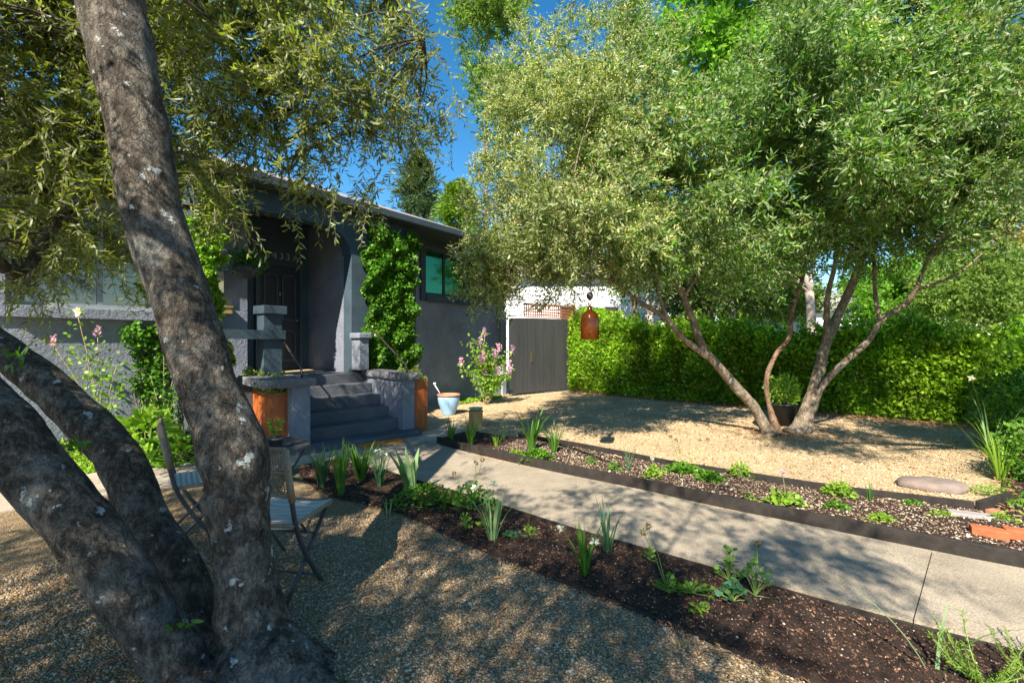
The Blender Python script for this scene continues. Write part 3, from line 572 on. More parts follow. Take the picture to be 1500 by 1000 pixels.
def rough_slab(a0, a1, b0, b1, z0, z1, name):
    mb = MB(); nu, nv = 16, 24; vs = []; pts = []
    per = [(a0 + (a1 - a0) * i / nu, b0) for i in range(nu)] + [(a1, b0 + (b1 - b0) * i / nv) for i in range(nv)] + [(a1 - (a1 - a0) * i / nu, b1) for i in range(nu)] + [(a0, b1 - (b1 - b0) * i / nv) for i in range(nv)]
    L = len(per)
    for zi, zz in enumerate((z0, z0 + (z1 - z0) * .35, z0 + (z1 - z0) * .7, z1)):
        for (a, b) in per:
            p = A_ + e_ * a + n_ * b + Vector((0, 0, zz)); k = .022 * noise.noise(p * 16 + Vector((0, 0, zz * 60))) - (.012 if zi in (0, 3) else 0)
            ca, cb = (a - (a0 + a1) / 2) / (a1 - a0), (b - (b0 + b1) / 2) / (b1 - b0); dv = (e_ * ca + n_ * cb).normalized(); vs.append(p + dv * k)
    fs = [(r * L + i, r * L + (i + 1) % L, (r + 1) * L + (i + 1) % L, (r + 1) * L + i) for r in range(3) for i in range(L)] + [tuple(range(L))[::-1], tuple(range(3 * L, 4 * L))]
    mb.add(vs, fs); return mb.build(name, M['coping'], st)
rough_slab(-.05, .29, -1.52, .06, FL - .059, FL + .048, 'coping')
rough_slab(-W_ - .62, -W_ + .05, -1.15, .06, FL - .059, FL + .052, 'coping')
def rail(a):
    r0 = A_ + e_ * a
    pts = [r0 + n_ * -1.38 + Vector((0, 0, FL + .05)), r0 + n_ * -1.38 + Vector((0, 0, FL + .78)), r0 + n_ * -1.32 + Vector((0, 0, FL + .80)), r0 + n_ * -.12 + Vector((0, 0, FL + .18)), r0 + n_ * -.08 + Vector((0, 0, FL + .12)), r0 + n_ * -.08 + Vector((0, 0, FL + .045))]
    mb = MB(); mb.tube(pts, .015, 8); mb.build('handrail', M['rail'], st, smooth=True)
rail(.12); rail(-W_ - .09)
m1 = MB(); m1.fb(G(560, 652), e_, n_, -.33, .33, -.12, .14, .024, .04); tag(m1.build('foot_mat', M['mat'], bevel=.005), 'rust orange mat on the walk at the foot of the steps', 'mat')
m1 = MB(); m1.hb(3.75, 4.7, 7.75, 8.3, FL + .001, FL + .02); tag(m1.build('door_mat', M['doormat'], bevel=.004), 'straw coloured mat on the porch floor before the dark door', 'mat')

# corten planters
def planter(name, O, e, n, wd, ln, h, label, plant_h=.1, flare=.0):
    r = empty(name, O, label, 'planter', 'rusty steel planters by the steps')
    mb = MB(); t = .012
    for a0, a1, b0, b1 in ((0, wd, 0, t), (0, wd, ln - t, ln), (0, t, t, ln - t), (wd - t, wd, t, ln - t)): mb.fb(O, e, n, a0, a1, b0, b1, 0.0, h)
    mb.build('box', M['corten'], r)
    mb = MB(); mb.fb(O, e, n, -.006, wd + .006, -.006, .02, h - .03, h + .004); mb.fb(O, e, n, -.006, .02, .02, ln, h - .03, h + .004); mb.build('rim', M['corten'], r)
    mb = MB(); mb.fb(O, e, n, t, wd - t, t, ln - t, .01, h - .05); mb.build('soil', M['soil'], r)
    k = int(7000 * wd * ln / .3) + 500; a = rng.uniform(0, wd, k); b = rng.uniform(0, ln, k)
    hh = np.array([plant_h * (.7 + 1.1 * noise.noise(Vector((x * 5, y * 5, h)))) for x, y in zip(a, b)])
    q = np.array(O)[None] + a[:, None] * np.array(e) + b[:, None] * np.array(n); q[:, 2] = h - .05 + rng.uniform(0, 1, k) * np.maximum(hh, .03)
    d = rng.normal(size=(k, 3)) + (0, 0, .8); leaf_mesh('succulents', q, d, .035, .02, M['succ'], r, shape='hex'); return r
pO = Vector((-3.22, 6.06, 0)); planter('steel_planter', pO, e_, -n_, .27, 1.6, .80, 'long rusty steel planter of yellow succulents left of the steps', .27)
planter('steel_planter', A_ + e_ * .25 + n_ * -.05, e_, -n_, .24, 1.0, .86, 'tall rusty steel planter right of the steps, dark orange in the shade', .22)
planter('steel_planter', Vector((-4.72, 6.50, 0)), e_, -n_, .42, .4, .62, 'small rusty steel planter glimpsed left of the leaning trunk', .12)

# gate, lattice, posts
GA = Vector((-.05, 12.45, 0)); GB = Vector((1.87, 14.05, 0)); ge = (GB - GA).normalized(); gn = Vector((ge.y, -ge.x, 0)); GL = (GB - GA).length
gt = empty('garden_gate', GA, 'grey vertical board gate between the house corner and the white picket fence', 'gate')
nb = 16
mb = MB()
for k in range(nb):
    a0 = k * GL / nb; off = .0 if k % 2 else .006
    mb.fb(GA, ge, gn, a0 + .006, a0 + GL / nb - .006, -off, .02 - off, .06, 2.14 + .03 * math.sin(k / nb * math.pi))
mb.build('boards', M['gate'], gt)
mb = MB(); mb.fb(GA, ge, gn, 0, GL, -.06, -.0065, .05, 2.12); mb.build('backing', M['door'], gt)
mb = MB(); mb.fb(GA, ge, gn, .75, .79, .021, .04, .9, 1.2); mb.build('handle', M['brass'], gt)
mb = MB(); mb.fb(GA, ge, gn, 1.44, 1.47, .021, .035, .1, .4); mb.fb(GA, ge, gn, 1.40, 1.52, .021, .033, .28, .31); mb.build('bolt', M['metal'], gt)
mb = MB(); mb.fb(GA, ge, gn, -.1, GL, -.03, .03, 2.185, 2.21); mb.fb(GA, ge, gn, 0.5, GL - .08, -.03, .03, 2.53, 2.58); mb.fb(GA, ge, gn, GL - .02, GL + .07, -.05, .05, 0, 2.62); mb.build('frame', M['lattice'], gt)
mb = MB(); x = .5
while x < GL - .1: mb.fb(GA, ge, gn, x, x + .03, -.012, .0, 2.21, 2.53); x += .085
z = 2.25
while z < 2.5: mb.fb(GA, ge, gn, .5, GL - .02, .001, .013, z, z + .03); z += .085
mb.build('lattice_panel', M['lattice'], gt)
pf = empty('picket_fence', Vector((1.98, 14.0, 0)), 'short white picket fence between the grey gate and the hedge', 'fence')
mb = MB(); fe = Vector((.95, .1, 0)).normalized(); fn = Vector((.1, -.95, 0)).normalized(); O = Vector((1.97, 13.95, 0))
for k in range(9): mb.fb(O, fe, fn, k * .11, k * .11 + .065, 0, .02, .04, .92)
mb.build('pickets', M['white'], pf); mb = MB(); mb.fb(O, fe, fn, 0, 1.0, -.03, -.001, .25, .32); mb.fb(O, fe, fn, 0, 1.0, -.03, -.001, .7, .77); mb.build('rails', M['white'], pf)

# neighbours
nh = empty('neighbour_house', Vector((4, 24, 0)), 'white clapboard house glimpsed above the lattice and hedge', 'house')
mb = MB()
for k in range(20): mb.add([(-1.5, 23.0, k * .24), (7.5, 23.0, k * .24), (7.5, 22.96, k * .24), (-1.5, 22.96, k * .24), (-1.5, 23, k * .24 + .24), (7.5, 23, k * .24 + .24), (7.5, 22.99, k * .24 + .24), (-1.5, 22.99, k * .24 + .24)], [(3, 2, 1, 0), (2, 3, 7, 6), (4, 5, 6, 7)])
mb.hexa([(-1.5, 23.01, 0), (7.5, 23.01, 0), (7.5, 31, 0), (-1.5, 31, 0), (-1.5, 23.01, 4.7), (7.5, 23.01, 4.7), (7.5, 31, 4.7), (-1.5, 31, 4.7)])
mb.build('wall', M['white'], nh)
mb = MB(); mb.add([(-2, 22.5, 4.72), (8, 22.5, 4.72), (8, 31.5, 4.72), (-2, 31.5, 4.72), (1, 27, 6.6), (5, 27, 6.6)], [(0, 1, 5, 4), (1, 2, 5), (2, 3, 4, 5), (3, 0, 4), (3, 2, 1, 0)]); mb.build('roof', M['shingle'], nh)
for x in (2.4, 3.35, 4.6): 
    mb = MB(); mb.hexa([(x, 22.9, 1.9), (x + .8, 22.9, 1.9), (x + .8, 22.955, 1.9), (x, 22.955, 1.9), (x, 22.9, 3.3), (x + .8, 22.9, 3.3), (x + .8, 22.955, 3.3), (x, 22.955, 3.3)]); ww = mb.build('window', M['post'], nh)
    mb = MB(); mb.hexa([(x + .07, 22.88, 1.97), (x + .73, 22.88, 1.97), (x + .73, 22.899, 1.97), (x + .07, 22.899, 1.97), (x + .07, 22.88, 3.23), (x + .73, 22.88, 3.23), (x + .73, 22.899, 3.23), (x + .07, 22.899, 3.23)]); mb.build('pane', M['pane'], ww)
nh = empty('neighbour_house', Vector((24, 34, 0)), 'distant pale grey house seen between the olive stems and branches', 'house')
mb = MB(); mb.hexa([(21, 32, 0), (29, 32, 0), (29, 40, 0), (21, 40, 0), (21, 32, 3.6), (29, 32, 3.6), (29, 40, 3.6), (21, 40, 3.6)]); mb.build('wall', M['white'], nh)
mb = MB(); mb.add([(20.5, 31.5, 3.62), (29.5, 31.5, 3.62), (29.5, 40.5, 3.62), (20.5, 40.5, 3.62), (23, 36, 5.4), (27, 36, 5.4)], [(0, 1, 5, 4), (1, 2, 5), (2, 3, 4, 5), (3, 0, 4), (3, 2, 1, 0)]); mb.build('roof', M['shingle'], nh)
mb = MB(); mb.hexa([(22.5, 31.93, 1.0), (24, 31.93, 1.0), (24, 31.99, 1.0), (22.5, 31.99, 1.0), (22.5, 31.93, 2.4), (24, 31.93, 2.4), (24, 31.99, 2.4), (22.5, 31.99, 2.4)]); mb.build('window', M['pane'], nh)

# ------------------------------------------------------------------ foliage machinery
def lobes_sample(lobes, n, bias=.5, thr=-.12, fs=1.1, seed=0.0):
    vol = np.array([a[1] * a[2] * a[3] for a in lobes]) ** .85; k = rng.choice(len(lobes), n * 3, p=vol / vol.sum())
    C = np.array([list(a[0]) for a in lobes])[k]; Rr = np.array([a[1:4] for a in lobes])[k]
    d = unit(rng.normal(size=(n * 3, 3))); r = rng.uniform(0, 1, n * 3) ** (bias)
    p = C + d * Rr * r[:, None]
    keep = [i for i in range(len(p)) if noise.noise(Vector(p[i]) * fs + Vector((seed, 0, 0))) + .35 * noise.noise(Vector(p[i]) * fs * 2.6) > thr][:n]
    return p[keep], d[keep]
def twigs_leaves(C, O, nt_, nl, tl, spread, droop, L, W, up=0.0, rad=.12):
    m = len(C) * nt_; B = np.repeat(C, nt_, 0) + rng.normal(size=(m, 3)) * rad; D = unit(np.repeat(O, nt_, 0) * .55 + rng.normal(size=(m, 3)) * spread + (0, 0, up))
    ll = tl * rng.uniform(.6, 1.3, m)
    f = (np.arange(nl) + .5) / nl; pos = B[:, None] + D[:, None] * (ll[:, None, None] * f[None, :, None]); pos[:, :, 2] -= droop * ll[:, None] * f[None] ** 2
    side = unit(np.cross(D, rng.normal(size=(m, 3))))[:, None] * np.where(np.arange(nl) % 2, 1, -1)[None, :, None]
    tw = unit(np.cross(D, side[:, 0]))[:, None] * np.sin(np.arange(nl) * 1.7)[None, :, None]
    ld = D[:, None] * .75 + side * .75 + tw * .5 + rng.normal(size=(m, nl, 3)) * .2; ld[:, :, 2] -= droop * .5 * f[None]
    n = m * nl; return pos.reshape(-1, 3), ld.reshape(-1, 3), L * rng.uniform(.65, 1.2, n), W * rng.uniform(.75, 1.2, n), B, D, ll
def twig_tubes(B, D, ll, droop, rad, mb=None):
    mb = mb or MB()
    for b, d, l in zip(B, D, ll):
        pts = [Vector(b + d * l * f - np.array((0, 0, droop * l * f * f))) for f in (0, .5, 1)]; mb.tube(pts, [rad, rad * .8, rad * .4], 3, cap=False)
    return mb
def clear(pos, others, ymin=1.9):
    """leaves keep away from the camera's own spot"""
    d = np.linalg.norm(pos - np.array((0, 0, 1.5)), axis=1); ok = d > ymin
    return ok
def stem_tube(mb, pts, n=24, seg=14, rough=.07, fs=3.0):
    s = spline(pts, n); mb.tube([Vector(a[:3]) for a in s], [a[3] for a in s], seg, rough=rough, fs=fs)
def pp(px, py, Y, r): v = P(px, py, Y); return (v.x, v.y, v.z, r)
def limb_net(mb, roots, C, every, r0=.02, jig=.25):
    """thin branches from the nearest root point to some clump centres"""
    Rp = np.array([list(r)[:3] for r in roots])
    for i in range(0, len(C), every):
        c = C[i]; k = np.argmin(np.linalg.norm(Rp - c, axis=1) + np.maximum(0, Rp[:, 2] - c[2]) * .6); a = Rp[k]; L = np.linalg.norm(c - a)
        mid = (a + c) / 2 + rng.normal(size=3) * jig * L * .3 + (0, 0, .08 * L)
        s = spline([(*a, r0), (*mid, r0 * .6), (*c, r0 * .25)], 7); mb.tube([Vector(q[:3]) for q in s], [q[3] for q in s], 4, cap=False)

# ------------------------------------------------------------------ the near olive (three leaning stems)
ol = empty('olive_tree', Vector((-1.3, 2.05, 0)), 'nearest olive tree with three thick leaning lichen spotted stems', 'tree')
def big_stem(pts, n, seg, rough=.09):
    mb = MB(); stem_tube(mb, pts, n, seg, rough, 3.2); return mb.build('stem', M['bark_dark'], ol, smooth=True)
A1 = [(-1.10, 2.06, -.12, .33), (-1.15, 2.09, .02, .23), pp(381, 955, 2.12, .165), pp(366, 900, 2.12, .145), pp(359, 830, 2.14, .124), pp(350, 760, 2.15, .129), pp(347, 724, 2.15, .148), pp(347, 706, 2.15, .136), pp(345, 675, 2.15, .151), pp(333, 635, 2.16, .134), pp(310, 580, 2.18, .124), pp(288, 513, 2.2, .126), pp(266, 440, 2.22, .128), pp(229, 333, 2.25, .130), pp(208, 210, 2.28, .128), pp(184, 100, 2.3, .140), pp(165, 0, 2.33, .143), pp(150, -150, 2.4, .12), (-2.25, 2.7, 4.4, .10), (-2.4, 2.9, 5.2, .06)]
big_stem(A1, 170, 60, .075)
B1 = [(-1.32, 2.2, -.1, .15), pp(305, 938, 2.28, .104), pp(282, 880, 2.3, .100), pp(252, 818, 2.3, .100), pp(214, 760, 2.35, .100), pp(188, 697, 2.4, .102), pp(158, 650, 2.45, .100), pp(110, 602, 2.5, .095), pp(56, 552, 2.55, .09), pp(3, 512, 2.6, .085), pp(-80, 430, 2.75, .078), (-3.9, 3.0, 2.5, .07), (-4.5, 3.2, 3.3, .05)]
big_stem(B1, 120, 44, .09)
C1 = [(-1.24, 1.95, -.1, .17), pp(277, 1000, 1.95, .118), pp(255, 965, 1.94, .112), pp(218, 913, 1.93, .110), pp(182, 856, 1.92, .108), pp(142, 800, 1.9, .108), pp(98, 742, 1.88, .110), pp(48, 686, 1.88, .118), pp(-4, 628, 1.88, .124), pp(-60, 570, 1.88, .12), pp(-130, 490, 1.9, .11), (-3.1, 2.0, 2.1, .10), (-3.6, 1.9, 3.0, .08), (-3.9, 1.6, 3.9, .05)]
big_stem(C1, 120, 50, .08)
mb = MB(); stem_tube(mb, [(-1.08, 2.02, .10, .12), (-.92, 1.98, .02, .10), (-.72, 1.95, -.05, .05)], 20, 18, .12); stem_tube(mb, [(-1.3, 1.86, .08, .12), (-1.32, 1.72, .0, .09), (-1.35, 1.6, -.06, .05)], 20, 18, .12); mb.build('roots', M['bark_dark'], ol, smooth=True)
roots = [a[:3] for a in spline(A1[15:], 20)] + [a[:3] for a in spline(B1[9:], 12)] + [a[:3] for a in spline(C1[10:], 12)]
bm = MB(); extra = [
 [(-2.25, 2.7, 4.4, .05), (-1.6, 3.1, 4.5, .035), (-1.0, 3.4, 4.2, .02), (-.7, 3.6, 3.9, .008)],
 [(-2.15, 2.5, 3.9, .05), (-2.2, 3.2, 3.9, .035), (-2.1, 3.7, 3.6, .022), (-2.0, 4.0, 3.2, .012), (-2.0, 4.1, 2.9, .006)],
 [pp(190, 130, 2.28, .05), pp(140, 60, 2.5, .04), (-2.9, 3.2, 3.6, .03), (-3.6, 4.2, 3.9, .015)],
 [(-3.9, 3.0, 2.5, .05), (-3.6, 3.6, 2.7, .04), (-3.1, 4.2, 2.75, .025), (-2.6, 4.7, 2.8, .012)],
 [(-3.5, 2.9, 2.2, .05), pp(30, 400, 3.3, .04), pp(80, 330, 3.5, .03), pp(150, 290, 3.7, .018)],
 [(-2.25, 2.7, 4.4, .06), (-1.6, 2.2, 4.7, .05), (-.9, 1.3, 4.8, .035), (-.3, .4, 4.6, .02)],
 [(-3.6, 1.9, 3.0, .06), (-3.0, 1.0, 3.5, .05), (-2.2, .2, 3.8, .035), (-1.4, -.5, 3.9, .02)],
 [(-3.9, 1.6, 3.9, .05), (-3.4, .4, 4.3, .04), (-3.0, -.8, 4.4, .025)]]
for e in extra: stem_tube(bm, e, 14, 8, .05); roots += [a[:3] for a in spline(e, 12)]
def lob(px, py, Y, a, b, c): return (P(px, py, Y), a, b, c)
near_l = [lob(60, 150, 3.3, 1.0, .9, .9), lob(40, 285, 3.5, .7, .6, .45), lob(100, 350, 3.8, .55, .5, .25), lob(330, 90, 3.6, .9, .9, .7), lob(420, 150, 3.7, .65, .7, .45), lob(310, 170, 3.6, .25, .4, .2),
          lob(490, 80, 3.7, .65, .7, .5), lob(545, 160, 3.8, .42, .5, .36), lob(585, 10, 3.8, .36, .5, .5), lob(370, 205, 3.6, .25, .3, .22), lob(490, 235, 3.7, .3, .35, .2), lob(250, 0, 3.4, 1.0, .9, .7),
          lob(20, 0, 3.2, 1.0, .9, .7), lob(450, -60, 3.7, 1.0, 1, .6), lob(180, 210, 3.9, .6, .6, .4), lob(-90, 250, 3.3, .9, .8, .8), lob(60, 320, 3.2, .45, .5, .35)]
Cn, On = lobes_sample(near_l, 960, .55, .02, 1.9, 3.0)
pos, ld, LL, WW, tB, tD, tl_ = twigs_leaves(Cn, On, 5, 16, .28, .75, .35, .068, .0145, -.15, .09)
# drooping sprays hung in front of the porch
dr = np.array([list(P(px, py, Y)) for px, py, Y in ((330, 285, 3.6), (325, 300, 3.6), (350, 262, 3.6), (440, 260, 3.6), (515, 285, 3.8), (545, 275, 3.8), (470, 280, 3.7), (290, 250, 3.4), (300, 275, 3.3), (330, 270, 3.4), (190, 400, 3.6), (60, 400, 3.5), (30, 400, 3.5), (620, 120, 4.1), (640, 170, 4.2), (600, 230, 4.2), (615, 60, 4.1), (590, 150, 4.2))])
p2, l2, L2, W2, b2, d2, t2 = twigs_leaves(dr, np.tile((0, 0, -.6), (len(dr), 1)), 9, 18, .28, .55, .3, .070, .0145, -.2, .10)
pos = np.r_[pos, p2]; ld = np.r_[ld, l2]; LL = np.r_[LL, L2]; WW = np.r_[WW, W2]
def not_near(p):   # keep the space round the camera and before the trunks open
    px = 750 + F * p[:, 0] / np.maximum(p[:, 1], .1); py = 500 - F * (p[:, 2] - 1.5) / np.maximum(p[:, 1], .1)
    return ~((p[:, 1] > .1) & (p[:, 1] < 2.45) & (px > -60) & (px < 1560) & (py > -60)) & (np.linalg.norm(p - np.array((0, 0, 1.5)), axis=1) > 1.4)
ok = not_near(pos)
leaf_mesh('crown', pos[ok], ld[ok], LL[ok], WW[ok], M['olive_near'], ol, 'hex')
tmb = twig_tubes(tB, tD, tl_, .35, .0022); twig_tubes(b2, d2, t2, .3, .0022, tmb)
limb_net(bm, roots, Cn, 3, .014); 
bm.build('branches', M['bark_dark'], ol, smooth=True); tmb.build('twigs', M['bark_twig'], ol)
# the crown above and behind the camera: shades the gravel and the path
over = [((-3.4, -1.2, 3.9), 1.5, 1.3, .9), ((-3.9, 1.6, 3.6), 1.2, 1.3, .9), ((-2.9, .3, 3.9), 1.1, 1.0, .7), ((-3.6, 3.0, 4.8), 1.3, 1.1, .6)]
Co, Oo = lobes_sample(over, 260, .6, -.0, 1.5, 9.0)
pos, ld, LL, WW, *_ = twigs_leaves(Co, Oo, 6, 14, .32, .8, .3, .075, .019, 0, .13)
ok = not_near(pos)
leaf_mesh('upper_crown', pos[ok], ld[ok], LL[ok], WW[ok], M['olive_near'], ol)
# lichen/sucker sprigs at the stems
n = 60; sp = []
for (c, k) in ((P(115, 655, 2.1), 16), (P(28, 520, 2.3), 10), (P(268, 912, 1.9), 6), (P(12, 545, 2.2), 8)):
    for _ in range(k): sp.append((c + Vector(rng.normal(size=3) * .015), rng.normal(size=3) + (0, 0, .7)))
leaf_mesh('sucker_leaves', [list(a) for a, b in sp], [b for a, b in sp], .055, .017, M['grass'], ol, 'hex')

# the olive behind the camera whose crown dapples the gravel and the path
ob = empty('olive_tree', Vector((-3.0, -3.3, 0)), 'olive tree beyond the lower frame edge that dapples the seating gravel and path', 'tree')
mb = MB(); stem_tube(mb, [(-3.0, -3.3, -.05, .22), (-2.9, -3.2, .8, .17), (-2.7, -2.9, 1.9, .14), (-2.5, -2.6, 3.0, .11)], 40, 18, .08); mb.build('stem', M['bark_dark'], ob, smooth=True)
mb = MB()
back_l = [((-3.3, -1.5, 4.0), 1.3, .9, .7), ((-1.9, -2.0, 4.1), 1.1, .9, .6), ((-.6, -1.6, 3.9), .8, .7, .45), ((-.6, -.3, 4.0), .9, .55, .35), ((-4.5, -.6, 4.2), 1.1, .9, .6), ((.6, -1.2, 4.2), .6, .5, .3), ((-1.9, -.6, 4.0), .8, .6, .4), ((.4, -.1, 4.3), .45, .35, .25), ((-3.1, -2.6, 3.9), .9, .6, .4)]
for c_, a_, b_, h_ in back_l: stem_tube(mb, [(-2.5, -2.6, 3.0, .05), ((c_[0] - 2.5) / 2 + .2, (c_[1] - 2.6) / 2 - .2, 3.6, .02), (*c_, .006)], 10, 6, .05)
mb.build('branches', M['bark_dark'], ob, smooth=True)
Cb, Ob = lobes_sample(back_l, 760, .6, -.02, 1.6, 5.0)
pos, ld, LL, WW, *_ = twigs_leaves(Cb, Ob, 6, 14, .32, .8, .3, .075, .019, 0, .13)
leaf_mesh('crown', pos, ld, LL, WW, M['olive_near'], ob)

ob = empty('street_tree', Vector((6.3, 2.0, 0)), 'tree beyond the right frame edge that throws dappled shade on the tan gravel', 'tree')
mb = MB(); stem_tube(mb, [(6.3, 2.0, -.05, .2), (6.25, 2.1, 1.2, .15), (6.0, 2.3, 2.6, .12), (5.4, 2.6, 3.6, .08)], 30, 16, .06); mb.build('stem', M['bark_dark'], ob, smooth=True)
right_l = [((3.2, 2.3, 4.2), .6, .4, .3), ((2.6, 2.3, 4.4), .6, .4, .25), ((4.6, 2.0, 4.2), .7, .4, .3), ((3.5, 1.7, 4.3), .5, .35, .25), ((5.2, 3.3, 4.2), 1.2, .8, .5), ((6.4, 2.8, 4.1), 1.1, .9, .6), ((4.2, 2.8, 4.3), .8, .5, .35), ((7.2, 3.8, 4.3), 1.0, .9, .5)]
mb = MB()
for c_, a_, b_, h_ in right_l: stem_tube(mb, [(5.4, 2.6, 3.6, .06), ((c_[0] + 5.4) / 2, (c_[1] + 2.6) / 2, 4.0, .04), (*c_, .012)], 10, 6, .05)
mb.build('branches', M['bark_dark'], ob, smooth=True)
Cb, Ob = lobes_sample(right_l, 800, .6, .02, 1.2, 15.0)
pos, ld, LL, WW, *_ = twigs_leaves(Cb, Ob, 6, 14, .32, .8, .3, .075, .022, 0, .13)
leaf_mesh('crown', pos, ld, LL, WW, M['olive_near'], ob)

# ------------------------------------------------------------------ the far olive
o2 = empty('olive_tree', G(1150, 632), 'large multi stemmed olive tree full of cream blossom standing in tan gravel', 'tree')
Y0 = 7.45
L_ = [pp(1128, 640, 7.35, .17), pp(1121, 626, 7.4, .13), pp(1102, 593, 7.4, .112), pp(1073, 561, 7.35, .105), pp(1052, 536, 7.3, .100), pp(1030, 510, 7.25, .085), pp(1016, 471, 7.2, .078), pp(1001, 435, 7.1, .072), pp(980, 392, 7.05, .062), pp(966, 355, 7.0, .055), pp(940, 310, 6.95, .045), pp(910, 250, 6.9, .03), pp(880, 180, 6.9, .015)]
L2_ = [pp(1047, 531, 7.3, .075), pp(1022, 512, 7.2, .066), pp(1001, 496, 7.1, .06), pp(976, 467, 6.95, .055), pp(945, 447, 6.8, .045), pp(933, 440, 6.7, .04), pp(905, 415, 6.4, .032), pp(880, 370, 6.1, .025), pp(858, 330, 5.6, .02), pp(835, 300, 5.2, .012)]
L3_ = [pp(978, 468, 6.95, .035), pp(968, 440, 6.9, .03), pp(958, 405, 6.9, .025), pp(945, 350, 6.9, .015)]
M_ = [pp(1142, 640, 7.4, .09), pp(1137, 629, 7.4, .065), pp(1126, 590, 7.4, .052), pp(1123, 555, 7.4, .052), pp(1136, 520, 7.4, .048), pp(1156, 494, 7.4, .045), pp(1160, 458, 7.4, .042), pp(1174, 413, 7.4, .04), pp(1185, 350, 7.4, .03), pp(1180, 260, 7.3, .018)]
R_ = [pp(1166, 641, 7.5, .2), pp(1174, 627, 7.5, .14), pp(1189, 579, 7.5, .122), pp(1200, 540, 7.5, .116), pp(1209, 505, 7.5, .110), pp(1225, 467, 7.5, .1), pp(1250, 413, 7.5, .085), pp(1264, 370, 7.4, .075), pp(1275, 330, 7.4, .06), pp(1300, 240, 7.3, .045), pp(1330, 120, 7.2, .025)]
R2_ = [pp(1190, 605, 7.45, .07), pp(1203, 568, 7.4, .072), pp(1233, 534, 7.3, .068), pp(1269, 502, 7.25, .062), pp(1292, 468, 7.2, .058), pp(1323, 448, 7.1, .050), pp(1341, 425, 7.0, .042), pp(1353, 395, 7.0, .035), pp(1380, 340, 6.9, .025), pp(1420, 270, 6.8, .015)]
R3_ = [pp(1289, 470, 7.2, .035), pp(1283, 440, 7.2, .032), pp(1281, 400, 7.2, .028), pp(1278, 330, 7.2, .018)]
R4_ = [pp(1212, 500, 7.48, .05), pp(1211, 470, 7.45, .045), pp(1213, 430, 7.4, .04), pp(1225, 370, 7.3, .028), pp(1215, 290, 7.2, .015)]
R5_ = [pp(1341, 425, 7.0, .03), pp(1370, 415, 6.9, .025), pp(1405, 400, 6.8, .018), pp(1440, 370, 6.7, .01)]
stems = [('stem', L_, M['bark_pale']), ('stem', R_, M['bark_pale']), ('stem', M_, M['bark_red'])]
rt = []
for nm, s, m_ in stems: mb = MB(); stem_tube(mb, [(q[0], q[1], q[2], q[3] * (.72 if q[2] > .1 else 1.1)) for q in s], 70, 22, .10, 4.5); mb.build(nm, m_, o2, smooth=True)
bmb = MB()
for s in (L2_, R2_): mb = MB(); stem_tube(mb, [(q[0], q[1], q[2], q[3] * .72) for q in s], 44, 16, .09, 4.5); mb.build('limb', M['bark_pale'], o2, smooth=True)
for s in (L3_, R3_, R4_, R5_): stem_tube(bmb, s, 20, 8, .05)
more = [[pp(1001, 435, 7.1, .04), pp(1040, 370, 7.3, .03), pp(1080, 290, 7.4, .02), pp(1100, 200, 7.4, .012)], [pp(966, 355, 7, .04), pp(900, 320, 6.9, .03), pp(830, 310, 6.7, .02), pp(760, 330, 6.5, .01)],
        [pp(1264, 370, 7.4, .04), pp(1320, 320, 7.2, .03), pp(1400, 260, 7.0, .02), pp(1470, 200, 6.9, .01)], [pp(940, 310, 6.95, .03), pp(850, 230, 7, .02), pp(780, 150, 7, .01)], [pp(905, 415, 6.4, .025), pp(840, 400, 6.2, .018), pp(770, 420, 6.1, .012), pp(710, 430, 6.0, .006)],
        [pp(1275, 330, 7.4, .04), pp(1220, 230, 7.3, .03), pp(1170, 120, 7.3, .015)]]
for s in more: stem_tube(bmb, s, 16, 6, .05)
for s in [L_, L2_, M_, R_, R2_, R3_, R4_] + more: rt += [a[:3] for a in spline(s, 12)][4:]
far_l = [lob(785, 300, 6.6, 1.0, 1.2, .85), lob(722, 375, 6.1, .35, .5, .45), lob(718, 432, 6.1, .32, .4, .12), lob(760, 380, 6.3, .65, .8, .42), lob(745, 420, 6.1, .45, .6, .18), lob(820, 395, 6.5, .6, .8, .36), lob(820, 220, 6.9, 1.2, 1.3, 1.0), lob(880, 140, 7.1, 1.3, 1.3, 1.0), lob(790, 130, 7.2, .75, 1.0, .7), lob(930, 260, 6.8, 1.3, 1.4, 1.1), lob(860, 340, 6.4, .9, 1.0, .5), lob(850, 270, 5.3, .8, .6, .6), lob(820, 330, 5.1, .6, .5, .4), lob(900, 340, 5.4, .6, .5, .35), lob(980, 330, 5.6, .6, .5, .35), lob(1050, 260, 5.6, .9, .7, .6), lob(1250, 220, 5.4, 1.0, .7, .7), lob(1420, 240, 5.3, .9, .7, .7), lob(1180, 90, 5.6, .9, .7, .6), lob(1400, 90, 5.4, .9, .7, .6), lob(900, 150, 5.8, .8, .6, .6),
         lob(950, 360, 6.7, .9, 1.0, .55), lob(1050, 300, 7.1, 1.3, 1.4, 1.0), lob(1100, 200, 7.2, 1.2, 1.4, .9), lob(1180, 330, 7.2, 1.3, 1.4, .75), lob(1200, 130, 7.3, 1.3, 1.4, 1.3), lob(1300, 230, 7.2, 1.4, 1.5, 1.3), lob(1290, 60, 7.2, 1.4, 1.4, 1.2),
         lob(1420, 120, 7.0, 1.4, 1.5, 1.4), lob(1430, 280, 6.8, 1.2, 1.3, .8), lob(1330, 350, 7.0, .8, 1.0, .42), lob(1480, 350, 6.7, .8, .9, .45), lob(1530, 200, 6.8, 1.2, 1.2, 1.3), lob(1100, 400, 7.3, .8, .9, .25), lob(1230, -60, 7.3, 1.2, 1.2, .9), lob(1400, -60, 7.1, 1.4, 1.2, .9), lob(930, 50, 7.3, .75, 1, .5)]
C2, O2 = lobes_sample(far_l, 4700, .40, -.02, 1.25, 1.0)
